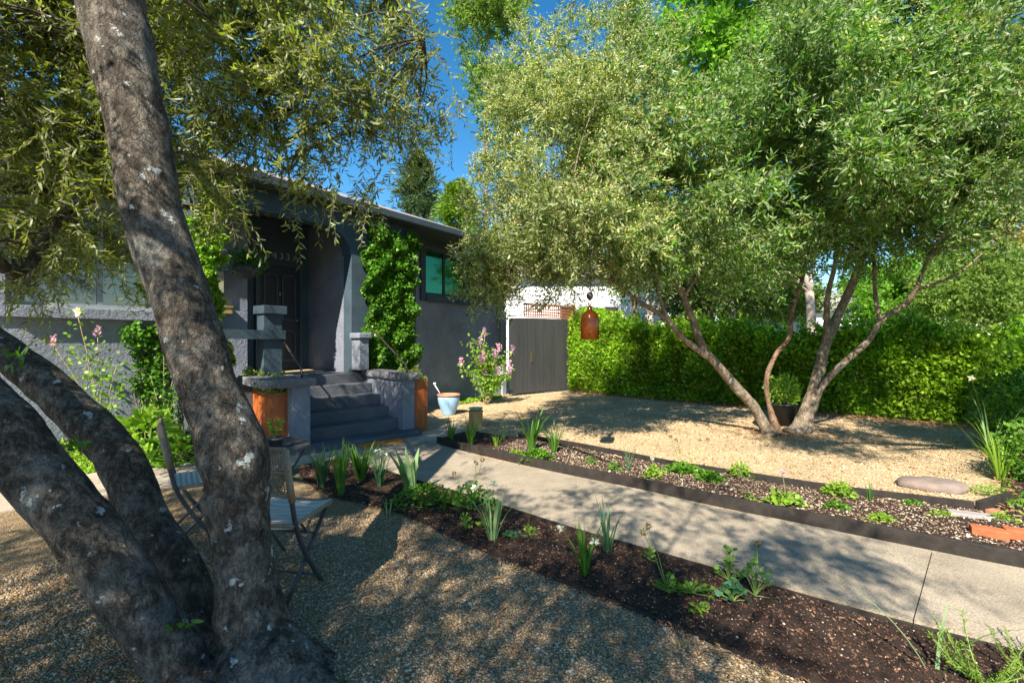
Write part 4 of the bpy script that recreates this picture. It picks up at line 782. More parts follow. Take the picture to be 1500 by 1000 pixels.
Ci, Oi = lobes_sample(far_l, 1000, .9, -.08, 1.25, 1.0)
C2 = np.r_[C2, Ci]; O2 = np.r_[O2, Oi]
pos, ld, LL, WW, tB, tD, tl_ = twigs_leaves(C2, O2, 5, 12, .27, .58, .2, .092, .0245, .15, .075)
kx = np.where(pos[:, 0] > 1.6, 1.08, .88); LL = LL * kx; WW = WW * kx
cr = rng.uniform(size=len(pos)) < np.clip(.95 - (pos[:, 0] - .6) / 2.6, .15, .95)
leaf_mesh('crown', pos[cr], ld[cr], LL[cr], WW[cr], M['olive_cream'], o2); leaf_mesh('crown', pos[~cr], ld[~cr], LL[~cr], WW[~cr], M['olive_far'], o2)
nzb = np.array([noise.noise(Vector(q) * 1.4) for q in tB]); k = (rng.uniform(size=len(tB)) < np.where(tB[:, 0] < 3.0, .75, .35)) & (nzb > np.where(tB[:, 0] < 1.6, -.2, .05)); fb = tB[k] + tD[k] * (tl_[k] * .8)[:, None]
fb = np.repeat(fb, 12, 0) + rng.normal(size=(k.sum() * 12, 3)) * .03; leaf_mesh('blossom', fb, rng.normal(size=fb.shape), .020, .014, M['blossom'], o2)
limb_net(bmb, rt, C2, 8, .014); bmb.build('branches', M['bark_pale'], o2, smooth=True)
sel = rng.choice(len(tB), 5000, replace=False); twig_tubes(tB[sel], tD[sel], tl_[sel], .2, .003).build('twigs', M['bark_twig'], o2)

# ------------------------------------------------------------------ hedge
def hedge(name, pts, width, hfun, dens, L, W, mat, label, inner=True):
    r = empty(name, Vector((*pts[0], 0)), label, 'hedge'); A = resample(pts, 80); d = np.gradient(A, axis=0); d = unit(d); nn = np.c_[d[:, 1], -d[:, 0]]
    ln = np.linalg.norm(np.diff(A, axis=0), axis=1).sum(); n = int(dens * ln)
    i = rng.uniform(0, 79, n); k = np.minimum(i.astype(int), 78); c = A[k] + (A[k + 1] - A[k]) * (i - k)[:, None]; q = nn[k]
    u = rng.uniform(-.12, 1, n); hh = np.array([hfun(x) for x in i / 79])
    # angle round the section: front face, top, back
    th = rng.uniform(-.15, 2.6, n); r_ = 1 - .30 * rng.uniform(0, 1, n) ** 1.6
    sx = np.sign(np.cos(th)) * np.abs(np.cos(th)) ** .45; sz = np.abs(np.sin(th)) ** .45 * np.sign(np.sin(th))
    bum = np.array([noise.noise(Vector((a[0] * 1.6, a[1] * 1.6, z * 2.2))) * .3 + noise.noise(Vector((a[0] * 4, a[1] * 4, z * 6))) * .28 for a, z in zip(c, sz)])
    low = rng.uniform(size=n) < .5; zz = np.where(low, rng.uniform(.03, .95, n), .5 + sz * .5)
    xx = np.where(low, 1.0, sx); rr = (r_ + bum)
    pos = np.c_[c + q * (width * xx * rr)[:, None], hh * zz * (1 + bum * .5)]
    pos[:, 2] = np.maximum(pos[:, 2], .04)
    out = np.c_[q * xx[:, None], .5 + .6 * (zz - .5)]
    ld = out * .9 + rng.normal(size=(n, 3)) * .75
    i2 = rng.uniform(0, 78.9, 520); k2 = i2.astype(int); bs2 = np.c_[A[k2] + (A[k2 + 1] - A[k2]) * (i2 - k2)[:, None] + nn[k2] * (rng.uniform(-.2, .95, 520) * width)[:, None], np.array([hfun(x / 79) for x in i2]) * rng.uniform(.8, 1.0, 520)]
    o2_ = np.c_[nn[k2] * .35, np.full(520, 1.2)]; p3, d3, L3, W3, *_ = twigs_leaves(bs2, o2_, 2, 12, .34, .35, -.05, L, W, .4, .05)
    pos = np.r_[pos, p3]; ld = np.r_[ld, d3]; n = len(pos)
    leaf_mesh('foliage', pos, ld, L * rng.uniform(.6, 1.25, n), W * rng.uniform(.7, 1.25, n), mat, r, 'quad', flat=.1)
    mb = MB()
    for j in range(int(ln * 7)):
        t = rng.uniform(0, 78.9); kk = int(t); cc = A[kk] + (A[kk + 1] - A[kk]) * (t - kk) + nn[kk] * rng.uniform(-.5, .6) * width
        h_ = hfun(t / 79) * rng.uniform(.6, .95); mb.tube([(cc[0], cc[1], 0), (cc[0] + rng.normal() * .05, cc[1] + rng.normal() * .05, h_ * .5), (cc[0] + rng.normal() * .15, cc[1] + rng.normal() * .15, h_)], [.018, .012, .005], 5)
    mb.build('stems', M['bark_twig'], r)
    return r
hedge('hedge', [(2.35, 14.3), (3.6, 12.9), (5.3, 11.4), (7.2, 9.9), (9.0, 8.4), (10.5, 7.0)], .75, lambda f: 2.08 - .42 * f - .16 * math.sin(math.pi * f) + .12 * math.sin(f * 21) + .07 * math.sin(f * 47), 17000, .095, .055, M['hedge'], 'long dense bright green hedge behind the far olive tree')
def side_bush(name, c, rx, ry, rz, n, L, W, mat, label, cat='shrub', stems=12, group=None):
    r = empty(name, Vector((c[0], c[1], 0)), label, cat, group); d = unit(rng.normal(size=(n, 3))); rr = rng.uniform(.35, 1, n) ** .5
    p = np.array((c[0], c[1], c[2])) + d * (rx, ry, rz) * rr[:, None]; nz = np.array([noise.noise(Vector(x) * 3.5) for x in p]); p = p[nz > -.22]; d = d[nz > -.22]; p[:, 2] = np.maximum(p[:, 2], .03)
    leaf_mesh('foliage', p, d * .8 + rng.normal(size=d.shape) * .6 + (0, 0, .2), L * rng.uniform(.6, 1.2, len(p)), W, mat, r)
    mb = MB()
    for j in range(stems):
        a = rng.uniform(0, 6.28); q = (c[0] + rx * .7 * math.cos(a), c[1] + ry * .7 * math.sin(a), c[2] + rz * rng.uniform(-.2, .7)); mb.tube([(c[0] + .05 * math.cos(a), c[1] + .05 * math.sin(a), 0), ((c[0] + q[0]) / 2, (c[1] + q[1]) / 2, q[2] * .6), q], [.012, .009, .004], 4)
    mb.build('stems', M['bark_twig'], r); return r
side_bush('shrub', (8.6, 7.3, .8), .9, .9, .85, 9000, .08, .045, M['hedge'], 'dark leafy shrub at the right end of the hedge')
side_bush('shrub', (7.0, 5.9, .55), .75, .8, .6, 7000, .07, .04, M['ivy'], 'broad leaved green shrub at the right frame edge beyond the flat stone')
side_bush('shrub', (5.75, 4.75, .32), .5, .6, .4, 3600, .055, .035, M['herb'], 'low green shrub at the right frame edge nearest the bricks')
np_ = empty('potted_shrub', G(1146, 625), 'black plastic pot holding a bright green shrub behind the olive stems', 'potted plant')
c = Vector((4.85, 8.15, 0)); mb = MB(); mb.lathe(c, [(.17, .004), (.22, .36), (.24, .37), (.24, .40), (.21, .40), (.19, .34)], 24); mb.build('pot', M['black'], np_, smooth=True)
n = 1000; d = unit(rng.normal(size=(n, 3))); q = np.array(c) + (0, 0, .62) + d * (.24, .24, .26) * (rng.uniform(.2, 1.25, (n, 1)) ** .8); leaf_mesh('foliage', q, d + rng.normal(size=(n, 3)) * .5, .06, .035, M['lime'], np_)
mb = MB()
for j in range(7): a = j * .9; mb.tube([c + Vector((.02 * math.cos(a), .02 * math.sin(a), .33)), c + Vector((.2 * math.cos(a), .2 * math.sin(a), .75))], [.01, .004], 5)
mb.build('stems', M['bark_twig'], np_)

# ------------------------------------------------------------------ background trees
def bg_tree(name, base, tr, fork, lobes, n, L, W, mat, barkm, label, cat='tree', group=None, bias=.5, thr=-.1, fs=.7, nt_=4, nl=8, tl=.5, droop=.1, up=.1, extra_trunk=None):
    r = empty(name, Vector(base), label, cat, group); mb = MB(); top = Vector(fork)
    stem_tube(mb, [(base[0], base[1], -.05, tr * 1.25), (base[0], base[1], .5, tr), (*((Vector(base) + top) / 2 + Vector((tr * .4, 0, 0))), tr * .85), (*top, tr * .6)], 20, 14, .05, 2)
    for c, a, b, h in lobes:
        c = Vector(c); stem_tube(mb, [(*top, tr * .5), (*((top + c) / 2 + Vector((0, 0, .15))), tr * .28), (*c, tr * .08)], 10, 6, .04)
    mb.build('trunk', barkm, r, smooth=True)
    C, O = lobes_sample(lobes, n, bias, thr, fs, base[0]); pos, ld, LL, WW, *_ = twigs_leaves(C, O, nt_, nl, tl, .7, droop, L, W, up, .2)
    leaf_mesh('crown', pos, ld, LL, WW, mat, r); return r
def lo(px, py, Y, a, b, c): v = P(px, py, Y); return ((v.x, v.y, v.z), a, b, c)
BT = 'trees beyond the garden'
# conifer above the roof
def conifer(name, base, h, rad, n, L, mat, label, z0=.15):
    r = empty(name, Vector(base), label, 'tree', BT); mb = MB(); mb.tube([(base[0], base[1], -.05), (base[0], base[1], h * .5), (base[0], base[1], h * .97)], [h * .03, h * .018, .02], 8)
    mb.build('trunk', M['bark_twig'], r, smooth=True); nb = int(n / 60); f = rng.uniform(z0, 1, nb) ** .9; a = rng.uniform(0, 6.28, nb); ln = rad * (1 - f) ** .7 * rng.uniform(.35, 1.35, nb) + .15
    D = np.c_[np.cos(a), np.sin(a), rng.uniform(.1, .5, nb)]; B = np.c_[np.full(nb, base[0]), np.full(nb, base[1]), f * h]
    t = rng.uniform(.15, 1, (nb, 60)); p = B[:, None] + D[:, None] * (ln[:, None] * t)[:, :, None] + rng.normal(size=(nb, 60, 3)) * (.07 * ln[:, None, None] + .04)
    d = np.repeat(D[:, None], 60, 1) + rng.normal(size=(nb, 60, 3)) * .6; leaf_mesh('crown', p.reshape(-1, 3), d.reshape(-1, 3), L, L * .22, mat, r)
    return r
conifer('conifer', (-6.2, 30, 0), 13.8, 3.6, 26000, .34, M['tree_grey'], 'blue green conifer standing beyond the roof ridge, left of the pine')
conifer('pine_tree', (-2.8, 24, 0), 9.8, 3.0, 20000, .30, M['pine'], 'yellow green pine above the house eave, just left of the blossoming olive')
bg_tree('oak_tree', (-1.4, 21, 0), .12, (-1.2, 21, 8.5), [lo(715, 60, 21, 1.6, 1.8, 2.4), lo(745, 160, 21, 1.6, 1.8, 2.0), lo(700, 0, 21, 1.5, 1.8, 1.6), lo(780, 60, 21, 2.2, 1.8, 2.2), lo(720, -70, 21, 2.2, 2, 1.6)], 520, .22, .09, M['tree_mid'], M['bark_twig'], 'tall open crowned green tree against the blue sky left of the olive', group=BT, thr=.0, fs=.5)
bg_tree('tall_tree', (8.4, 20, 0), .35, (8.6, 20, 7), [lo(1060, 20, 20, 2.6, 2.4, 2.4), lo(1010, 60, 20, 1.6, 1.8, 1.4), lo(1110, 60, 20, 2.2, 2, 1.8), lo(1060, 110, 20, 2.4, 2, 1.4), lo(1200, 20, 20, 3, 2.5, 2.6), lo(1060, -80, 20, 3, 2.4, 1.8)], 900, .26, .14, M['tree_bright'], M['bark_twig'], 'tall bright green tree rising behind the middle of the olive crown', group=BT, thr=-.05, fs=.5)
bg_tree('broadleaf_tree', (4.7, 15.2, 0), .2, (4.6, 15.3, 2.4), [lo(990, 400, 15, 1.6, 1.2, .8), lo(940, 350, 15.5, 1.5, 1.2, .9), lo(1060, 420, 15, 1.5, 1.2, .8), lo(1110, 360, 15, 1.6, 1.2, 1.0)], 460, .14, .08, M['tree_dark'], M['bark_far'], 'dark green tree right behind the hedge, left of the pale trunks', group=BT)
bg_tree('broadleaf_tree', (7.4, 15.4, 0), .16, (7.4, 15.4, 3.2), [lo(1060, 330, 15.5, 1.6, 1.3, 1.0), lo(1130, 440, 17.5, 1.6, 1.2, .7), lo(1080, 380, 16, 1.4, 1.2, .7)], 420, .16, .09, M['tree_mid'], M['bark_far'], 'green tree with a slim pale trunk rising from behind the hedge', group=BT)
bg_tree('broadleaf_tree', (8.9, 13.6, 0), .18, (8.95, 13.7, 3.0), [lo(1150, 300, 14, 1.6, 1.3, .9), lo(1200, 340, 14, 1.3, 1.2, .6), lo(1130, 390, 14.5, 1.2, 1.2, .5)], 380, .14, .08, M['tree_mid'], M['bark_far'], 'tree with the thick whitish trunk showing between the olive stems', group=BT)
bg_tree('small_tree', (15.5, 19, 0), .15, (15.5, 19, 1.6), [lo(1310, 430, 19, 2.0, 1.5, 1.1), lo(1360, 410, 19, 2.0, 1.5, 1.2), lo(1290, 470, 18.5, 1.4, 1.2, .7)], 520, .16, .10, M['tree_bright'], M['bark_twig'], 'low lime green tree behind the hedge right of the distant house', group=BT)
bg_tree('small_tree', (14.4, 14.5, 0), .13, (14.4, 14.5, 1.6), [lo(1400, 450, 14.5, 1.5, 1.3, .8), lo(1440, 400, 15, 1.6, 1.3, .9), lo(1500, 440, 14.5, 1.4, 1.2, .8)], 520, .12, .07, M['tree_mid'], M['bark_twig'], 'loose mid green tree above the right part of the hedge', group=BT)
bg_tree('small_tree', (17.5, 16, 0), .13, (17.5, 16, 2.2), [lo(1470, 340, 16, 1.4, 1.3, .9), lo(1510, 260, 16, 1.5, 1.3, 1.2), lo(1440, 400, 15.5, 1.0, 1, .5)], 300, .12, .06, M['autumn'], M['bark_twig'], 'buff leaved tree at the right frame edge above the hedge', group=BT, thr=.02)
bg_tree('broadleaf_tree', (26, 30, 0), .3, (26, 30, 3), [lo(1290, 440, 38, 3.5, 3, 2), lo(1380, 430, 34, 4, 3, 2.2), lo(1480, 420, 32, 4, 3, 2.6), lo(1240, 455, 42, 3, 3, 1.4)], 560, .35, .22, M['tree_dark'], M['bark_twig'], 'farthest dark green tree mass low behind the right hedge', group=BT)
bg_tree('broadleaf_tree', (11, 30, 0), .3, (11, 30, 3), [lo(950, 430, 32, 3.2, 3, 2.4), lo(1040, 420, 32, 3.6, 3, 2.6), lo(1120, 430, 32, 3.2, 3, 2.4)], 560, .35, .22, M['tree_dark'], M['bark_twig'], 'far dark tree filling the gap behind the olive stems', group=BT)
bg_tree('broadleaf_tree', (5.2, 19.3, 0), .2, (5.2, 19.3, 3), [lo(905, 390, 19.5, .9, .9, .8), lo(930, 430, 19, 1.2, 1, .8), lo(950, 330, 19.5, 1.6, 1.2, 1.2)], 260, .16, .09, M['tree_mid'], M['bark_twig'], 'green tree before the white neighbouring house, right of the amber bell', group=BT)

# ------------------------------------------------------------------ climbers and shrubs on the house
def climber(name, s0, s1, z0, z1, t, n, L, W, mat, label, wob=.18, edge=.12):
    r = empty(name, H((s0 + s1) / 2, t - .05, 0), label, 'climbing plant'); s = rng.uniform(s0 - .15, s1 + .15, n * 2); z = rng.uniform(z0, z1 + .1, n * 2)
    e0 = np.array([s0 + .25 * noise.noise(Vector((1, 0, a * 2.2))) + .1 * noise.noise(Vector((1, 0, a * 7))) for a in z]); e1 = np.array([s1 + .30 * noise.noise(Vector((9, 0, a * 1.9))) + .1 * noise.noise(Vector((5, 0, a * 7))) for a in z])
    zt = np.array([z1 + .2 * noise.noise(Vector((a * 3, 4, 0))) for a in s]); k = (s > e0) & (s < e1) & (z < zt); s = s[k][:n]; z = z[k][:n]; m = len(s)
    th = np.array([.12 + wob * (noise.noise(Vector((a * 3.5, b * 3.5, 0))) + .5 * noise.noise(Vector((a * 9, b * 9, 2)))) for a, b in zip(s, z)]); th = np.maximum(th, .03)
    dep = th * rng.uniform(.1, 1, m) ** .5; p = np.outer(s, np.array(U)) + np.outer(t - dep, np.array(V)); p[:, 2] = z
    ld = np.array(-V) * .5 + rng.normal(size=(m, 3)) * .55 + (0, 0, -.25); leaf_mesh('foliage', p, ld, L * rng.uniform(.6, 1.2, m), W * rng.uniform(.7, 1.2, m), mat, r, 'hex')
    mb = MB()
    for j in range(9):
        a = rng.uniform(s0 + .1, s1 - .1); pts = [H((s0 + s1) / 2 + (a - (s0 + s1) / 2) * .3, t - .03, 0)]
        for q in np.linspace(.2, .95, 6): pts.append(H(a + .1 * math.sin(q * 9 + j), t - .03, z0 + (z1 - z0) * q if q > .2 else z0))
        mb.tube(pts, .009, 5)
    mb.build('stems', M['bark_twig'], r); return r
climber('ivy', 5.06, 6.2, .35, 3.62, TP, 15000, .07, .06, M['ivy'], 'thick green ivy column on the wall right of the porch arch')
climber('ivy', 2.36, 2.72, .9, 3.72, TP, 3600, .07, .06, M['ivy_light'], 'sunlit yellow green climber on the porch column left of the arch', .12)
climber('climbing_vine', 1.9, 2.35, .25, 1.75, TF, 1500, .06, .045, M['ivy'], 'small dark green climber on the wall left of the leaning trunk', .15)
def branchy(name, base, tips, leafn, L, W, lm, fl, label, cat='shrub', sr=.008, top=.55, fs=.05, fln=40, stemm='drystem'):
    r = empty(name, Vector(base), label, cat); b = Vector(base); mb = MB(); lp = []; ldr = []; fp = []
    for (tx, ty, tz) in tips:
        t = b + Vector((tx, ty, tz)); mid = b + Vector((tx * .35, ty * .35, tz * .5)); s = [Vector(q) for q in spline([tuple(b + Vector((tx, ty, 0)) * .06), tuple(mid), tuple(t)], 9)]
        mb.tube(s, [sr * (1 - .07 * i) for i in range(9)], 5)
        k = int(leafn / len(tips))
        for _ in range(k):
            f = 1 - (1 - top) * rng.uniform() ** 1.0; i = min(int(f * 8), 7); q = s[i].lerp(s[i + 1], f * 8 - i); lp.append(np.array(q) + rng.normal(size=3) * .06 * (tz / .9)); ldr.append(rng.normal(size=3) + (0, 0, .1))
        fp.append(t)
    mb.build('stems', M[stemm], r, smooth=True); leaf_mesh('foliage', lp, ldr, L * rng.uniform(.6, 1.2, len(lp)), W, lm, r, 'hex')
    for (ti, sz, m_) in fl:
        q = np.array(fp[ti]) + (0, 0, .04); h = rng.uniform(0, 1, fln); pt = q + np.c_[rng.normal(size=fln) * sz * .19 * (1 - h * .6), rng.normal(size=fln) * sz * .19 * (1 - h * .6), (h - .3) * sz * 1.1]
        leaf_mesh('flower_cluster', pt, rng.normal(size=(fln, 3)), fs * .7, fs * .6, m_, r)
    return r
Ls = []
for j in range(17):
    a = rng.uniform(0, 6.28); rr = rng.uniform(.1, .62); Ls.append((1.15 * rr * math.cos(a), rr * math.sin(a) * .5 - .1, rng.uniform(.7, 1.5) - rr * .35))
Ls[0] = (-.4, -.1, 1.5); Ls[1] = (-.05, -.1, 1.65); Ls[2] = (.55, -.1, .75); Ls[3] = (-.6, -.1, .95)
branchy('lilac_shrub', G(713, 592), Ls, 1900, .075, .055, M['ivy_light'], [(i, .17, M['lilac'] if i % 3 else M['pinkfl']) for i in range(1, 15)], 'lilac shrub with mauve flower heads before the wall near the gate', top=.35, fs=.06, fln=70, sr=.014)
branchy('flowering_shrub', H(1.55, TF - .35, .2), [(-.35, -.25, 1.25), (-.2, -.1, 1.6), (-.05, 0, 1.35), (.1, .1, 1.0), (.15, .12, .75), (-.5, -.3, .75), (-.1, -.1, 1.1)], 330, .055, .045, M['ivy_light'], [(0, .10, M['pinkfl']), (1, .08, M['whitefl']), (2, .12, M['lilac'])], 'thin shrub with pale pink flowers against the sunlit left wall', top=.4, fs=.05, fln=40)
branchy('leafy_shrub', H(2.15, TF - .5, .15), [(-.1, -.1, .9), (.1, .1, 1.1), (0, 0, 1.3), (.12, .1, .7), (-.1, -.1, .6)], 420, .06, .035, M['ivy'], [], 'upright dark green shrub between the left wall and the leaning trunk', top=.3)
# big leaved plant
r = empty('hydrangea', H(1.75, TF - .95, .05), 'broad ribbed leaves of a low plant beside the walk, left of the trunk', 'plant'); n = 150
c = np.array(H(1.85, TF - .95, .30)); d = unit(rng.normal(size=(n, 3)) + (0, 0, .3)); leaf_mesh('foliage', c + d * (.28, .28, .28), d + (0, 0, -.2) + rng.normal(size=(n, 3)) * .3, .17, .085, M['lime'], r, 'hex', flat=.5)
mb = MB()
for q in d[:20]: mb.tube([c + (0, 0, -.28), c + q * .26], [.006, .004], 4)
mb.build('stems', M['stem'], r)
r = empty('leafy_plant', H(2.1, TF - 1.2, .02), 'rounded dark green leaves spreading at the walk edge below the cane chair', 'plant'); n = 420
c = np.array(H(2.1, TF - 1.15, .12)); d = unit(rng.normal(size=(n, 3))); leaf_mesh('foliage', c + np.abs(d) * np.sign(d) * (.45, .4, .12) + (0, 0, .03), d + (0, 0, .5), .08, .075, M['herb'], r, 'hex', flat=.6)
mb = MB()
for q in d[:16]: mb.tube([c + (0, 0, -.12), c + q * (.35, .3, .05)], .004, 4)
mb.build('stems', M['stem'], r)
def cover(name, cond, x0, x1, y0, y1, n, hfun, L, W, mat, label):
    xy = scatter_poly(n, x0, x1, y0, y1, cond); z = np.array([hfun(a, b) for a, b in xy]); d = rng.normal(size=(n, 3)) * .7 + (0, 0, .6)
    return tag(leaf_mesh(name, np.c_[xy, z * rng.uniform(.75, 1, n)], d, L, W, mat, shape='hex'), label, 'ground cover', kind='stuff')
def bedh(x, y):
    t = -.806 * x + .592 * y; return max(.02, .30 - (TF - t) * .28 + .04 * noise.noise(Vector((x * 3, y * 3, 0))))
mb = MB()
for i in range(24):
    for j in range(8):
        pass
vs = []; fs = []
for i in range(41):
    for j in range(11):
        p = H(-3.4 + i * .145, 6.72 + j * .113); vs.append((p.x, p.y, bedh(p.x, p.y) - .03 + (.0 if j else -.05)))
fs = [(i * 11 + j, i * 11 + j + 1, (i + 1) * 11 + j + 1, (i + 1) * 11 + j) for i in range(40) for j in range(10)]
mb.add(vs, fs); tag(mb.build('wall_bed_soil', M['soil'], org=Vector((0, 0, 0))), kind='structure')
cover('ground_cover', lambda x, y: 6.85 < -.806 * x + .592 * y < 7.83 and -3 < .592 * x + .806 * y < 2.0, -9, -4, 2.5, 7, 15000, bedh, .035, .02, M['moss'], 'bright yellow green mossy ground cover along the foot of the left wall')
def tiny(x, y): return .03 + .05 * max(0, noise.noise(Vector((x * 5, y * 5, 0))))
cover('ground_cover', lambda x, y: abs((x + .5) * .592 + (y - 11.2) * .806) < .95 and 7.35 < -.806 * x + .592 * y < 7.82, -3, 1.5, 9, 13, 1300, tiny, .06, .04, M['lime'], 'patchy yellow green plants at the foot of the wall round the lilac')

# ------------------------------------------------------------------ pots, stump, stones
bp = empty('glazed_pot', Vector((-1.3, 9.35, 0)), 'pale blue glazed pot with a terracotta rim beside the house wall', 'pot')
c = Vector((-1.3, 9.35, 0)); mb = MB(); mb.lathe(c, [(.12, .0), (.13, .02), (.17, .12), (.215, .25), (.225, .34), (.215, .385)], 32); mb.build('body', M['glaze'], bp, smooth=True)
mb = MB(); mb.lathe(c, [(.216, .386), (.235, .39), (.24, .42), (.215, .425), (.20, .40), (.19, .37)], 32); mb.build('rim', M['terracotta'], bp, smooth=True)
mb = MB(); mb.lathe(c, [(.195, .36), (.19, .37)], 24); mb.build('soil', M['soil'], bp)
hs = MB(); hs.tube([c + Vector((-.13, -.05, .37)), c + Vector((-.2, -.08, .50)), c + Vector((-.27, -.1, .62))], [.012, .01, .012], 8); hs.lathe(c + Vector((-.27, -.1, .62)), [(.015, 0), (.028, .01), (.03, .03), (.02, .045)], 10); tag(hs.build('spigot', M['white'], smooth=True), 'thin pale garden stake with a knob leaning out of the blue pot', 'stake')
sb = empty('log_stool', G(697, 626), 'honey coloured log stool standing on the gravel by the far bed', 'stump'); c = G(697, 626)
mb = MB(); mb.lathe(c, [(.115, -.01), (.12, .03), (.118, .15), (.122, .27), (.128, .285), (.128, .30)], 26); mb.build('log', M['stump'], sb, smooth=False)
mb = MB(); mb.lathe(c + Vector((0, 0, .301)), [(.02, 0), (.08, .004), (.125, .035), (.13, .045), (.12, .04), (.02, .015)], 24); tag(mb.build('glass_dish', rough_mat('pale green dish glaze', (.25, .42, .33), (.35, .52, .42), 5, .2, 0), smooth=True), 'shallow pale green dish resting on the log stool', 'dish')
def stone(name, c, rx, ry, rz, rot, mat, label, seed):
    mb = MB(); vs = []; nu, nv = 40, 16
    for j in range(nv + 1):
        ph = -math.pi / 2 + math.pi * j / nv
        for i in range(nu):
            a = 2 * math.pi * i / nu; x = math.cos(a) * math.cos(ph) ** .5 if math.cos(ph) > 0 else 0; y = math.sin(a) * max(math.cos(ph), 0) ** .5; z = math.sin(ph)
            k = 1 + .22 * noise.noise(Vector((math.cos(a) * 1.3, math.sin(a) * 1.3, seed))) + .06 * noise.noise(Vector((x * 4, y * 4, z * 3 + seed))); x *= rx * k; y *= ry * k; z = z * rz * (1 + .15 * noise.noise(Vector((x * 8, y * 8, seed))))
            vs.append((c[0] + x * math.cos(rot) - y * math.sin(rot), c[1] + x * math.sin(rot) + y * math.cos(rot), c[2] + z))
    fs = [(j * nu + i, j * nu + (i + 1) % nu, (j + 1) * nu + (i + 1) % nu, (j + 1) * nu + i) for j in range(nv) for i in range(nu)]
    mb.add(vs, fs); return tag(mb.build(name, mat, smooth=True), label, 'stone')
stone('flat_stone', (4.30, 4.66, .03), .31, .17, .07, -.30, M['boulder'], 'flat brown fieldstone lying on the tan gravel near the right edge', 3.0)
def block(name, c, lx, ly, lz, rot, mat, label, cat):
    e = Vector((math.cos(rot), math.sin(rot), 0)); n = Vector((-e.y, e.x, 0)); mb = MB(); mb.fb(Vector(c), e, n, -lx / 2, lx / 2, -ly / 2, ly / 2, 0, lz); return tag(mb.build(name, mat, bevel=.006), label, cat)
block('brick', (3.56, 3.40, .045), .20, .095, .065, -.62, M['brick'], 'left of the two orange red bricks set behind the black edging', 'brick')
block('brick', (3.76, 3.34, .048), .22, .10, .07, -.55, M['brick'], 'right of the two orange red bricks, at the end of the bed', 'brick')
block('paver', (3.80, 3.76, .035), .30, .11, .05, -.45, M['paver'], 'long grey paver lying flat behind the bricks', 'paver')
block('brick', (4.06, 3.83, .03), .1, .08, .055, .3, M['terracotta'], 'small broken terracotta brick piece among weeds near the edging corner', 'brick')

# ------------------------------------------------------------------ bistro table and two folding cane chairs
tb = empty('bistro_table', Vector((-1.84, 3.42, 0)), 'small round grey metal bistro table between the two cane chairs', 'table')
c = Vector((-1.84, 3.42, 0)); mb = MB(); mb.lathe(c, [(.02, .70), (.29, .70), (.30, .705), (.30, .72), (.29, .725), (.02, .725)], 48); mb.build('table_top', M['metal'], tb)
for sg in (1, -1):
    for o in (-.17, .17): mb = MB(); mb.tube([c + Vector((sg * .24, o, .70)), c + Vector((-sg * .22, o, .0))], .010, 6); mb.build('leg', M['metal'], tb, smooth=True)
rp = empty('potted_herb', Vector((-1.70, 3.28, .725)), 'small pot of rosemary standing on the bistro table', 'potted plant'); c = Vector((-1.70, 3.28, .725))
mb = MB(); mb.lathe(c, [(.035, 0), (.05, .07), (.055, .07), (.055, .085), (.045, .085), (.04, .07)], 18); mb.build('pot', M['metal'], rp, smooth=True)
lp = []; ldv = []
for j in range(11):
    a = rng.uniform(0, 6.28); tip = Vector((.05 * math.cos(a), .05 * math.sin(a), .13))
    for q in np.linspace(.2, 1, 26): lp.append(np.array(c + Vector((0, 0, .07)) + tip * q)); ldv.append(rng.normal(size=3) * .6 + np.array(tip) * 8)
leaf_mesh('foliage', lp, ldv, .03, .005, M['grass'], rp)
ch = empty('folding_chair', (0, 0, 0), 'cane chair with its woven back to the camera, seat visible right of trunk', 'chair', 'folding cane chairs at the bistro table')
W2_, wv = .21, .0
def tubep(name, pts, r, m_, seg=8): mb = MB(); mb.tube(pts, r, seg); return mb.build(name, m_, ch, smooth=True)
for sx in (-1, 1):
    tubep('back_leg', [Vector((a[0], a[1], a[2])) for a in spline([(sx * W2_, -.09, .90), (sx * W2_, -.05, .70), (sx * W2_, 0, .46), (sx * W2_, .10, .25), (sx * W2_, .26, .012)], 14)], .0135, M['metal'])
    tubep('front_leg', [(sx * (W2_ - .03), .38, .44), (sx * (W2_ - .03), .14, .2), (sx * (W2_ - .03), -.06, .012)], .012, M['metal'])
    tubep('cane_wrap', [(sx * W2_, -.092, .905), (sx * W2_, -.052, .70), (sx * W2_, -.03, .60)], .019, M['cane'], 10)
for wq, yq, zq in ((W2_, .22, .07), (W2_ - .03, -.03, .07), (W2_ - .03, .25, .31)): tubep('stretcher', [(-wq, yq, zq), (wq, yq, zq)], .008, M['metal'], 6)
mb = MB(); nu, nv = 16, 14; vs = []
for k, zo in enumerate((0, -.028)):
    for j in range(nv + 1):
        for i in range(nu + 1):
            x = (i / nu * 2 - 1) * .20; y = -.01 + j / nv * .41; vs.append((x, y, .468 + zo - .014 * (1 - (x / .2) ** 2) + (.0025 * math.sin(j * 2.4) if k == 0 else 0)))
q = (nu + 1) * (nv + 1); fs = []
for j in range(nv):
    for i in range(nu):
        a = j * (nu + 1) + i; fs += [(a, a + 1, a + nu + 2, a + nu + 1), (q + a, q + a + nu + 1, q + a + nu + 2, q + a + 1)]
ring = [i for i in range(nu)] + [nu + j * (nu + 1) for j in range(nv)] + [nv * (nu + 1) + i for i in range(nu, 0, -1)] + [j * (nu + 1) for j in range(nv, 0, -1)]
fs += [(ring[i], q + ring[i], q + ring[(i + 1) % len(ring)], ring[(i + 1) % len(ring)]) for i in range(len(ring))]
mb.add(vs, fs); mb.build('seat', M['wicker'], ch, smooth=False)
mb = MB(); mb.tube([(-.20, -.012, .455), (.20, -.012, .455), (.20, .395, .455), (-.20, .395, .455), (-.20, -.012, .455)], .013, 8); mb.build('seat_frame', M['cane'], ch, smooth=True)
mb = MB()
def by(z): return -.052 - (z - .70) * .19
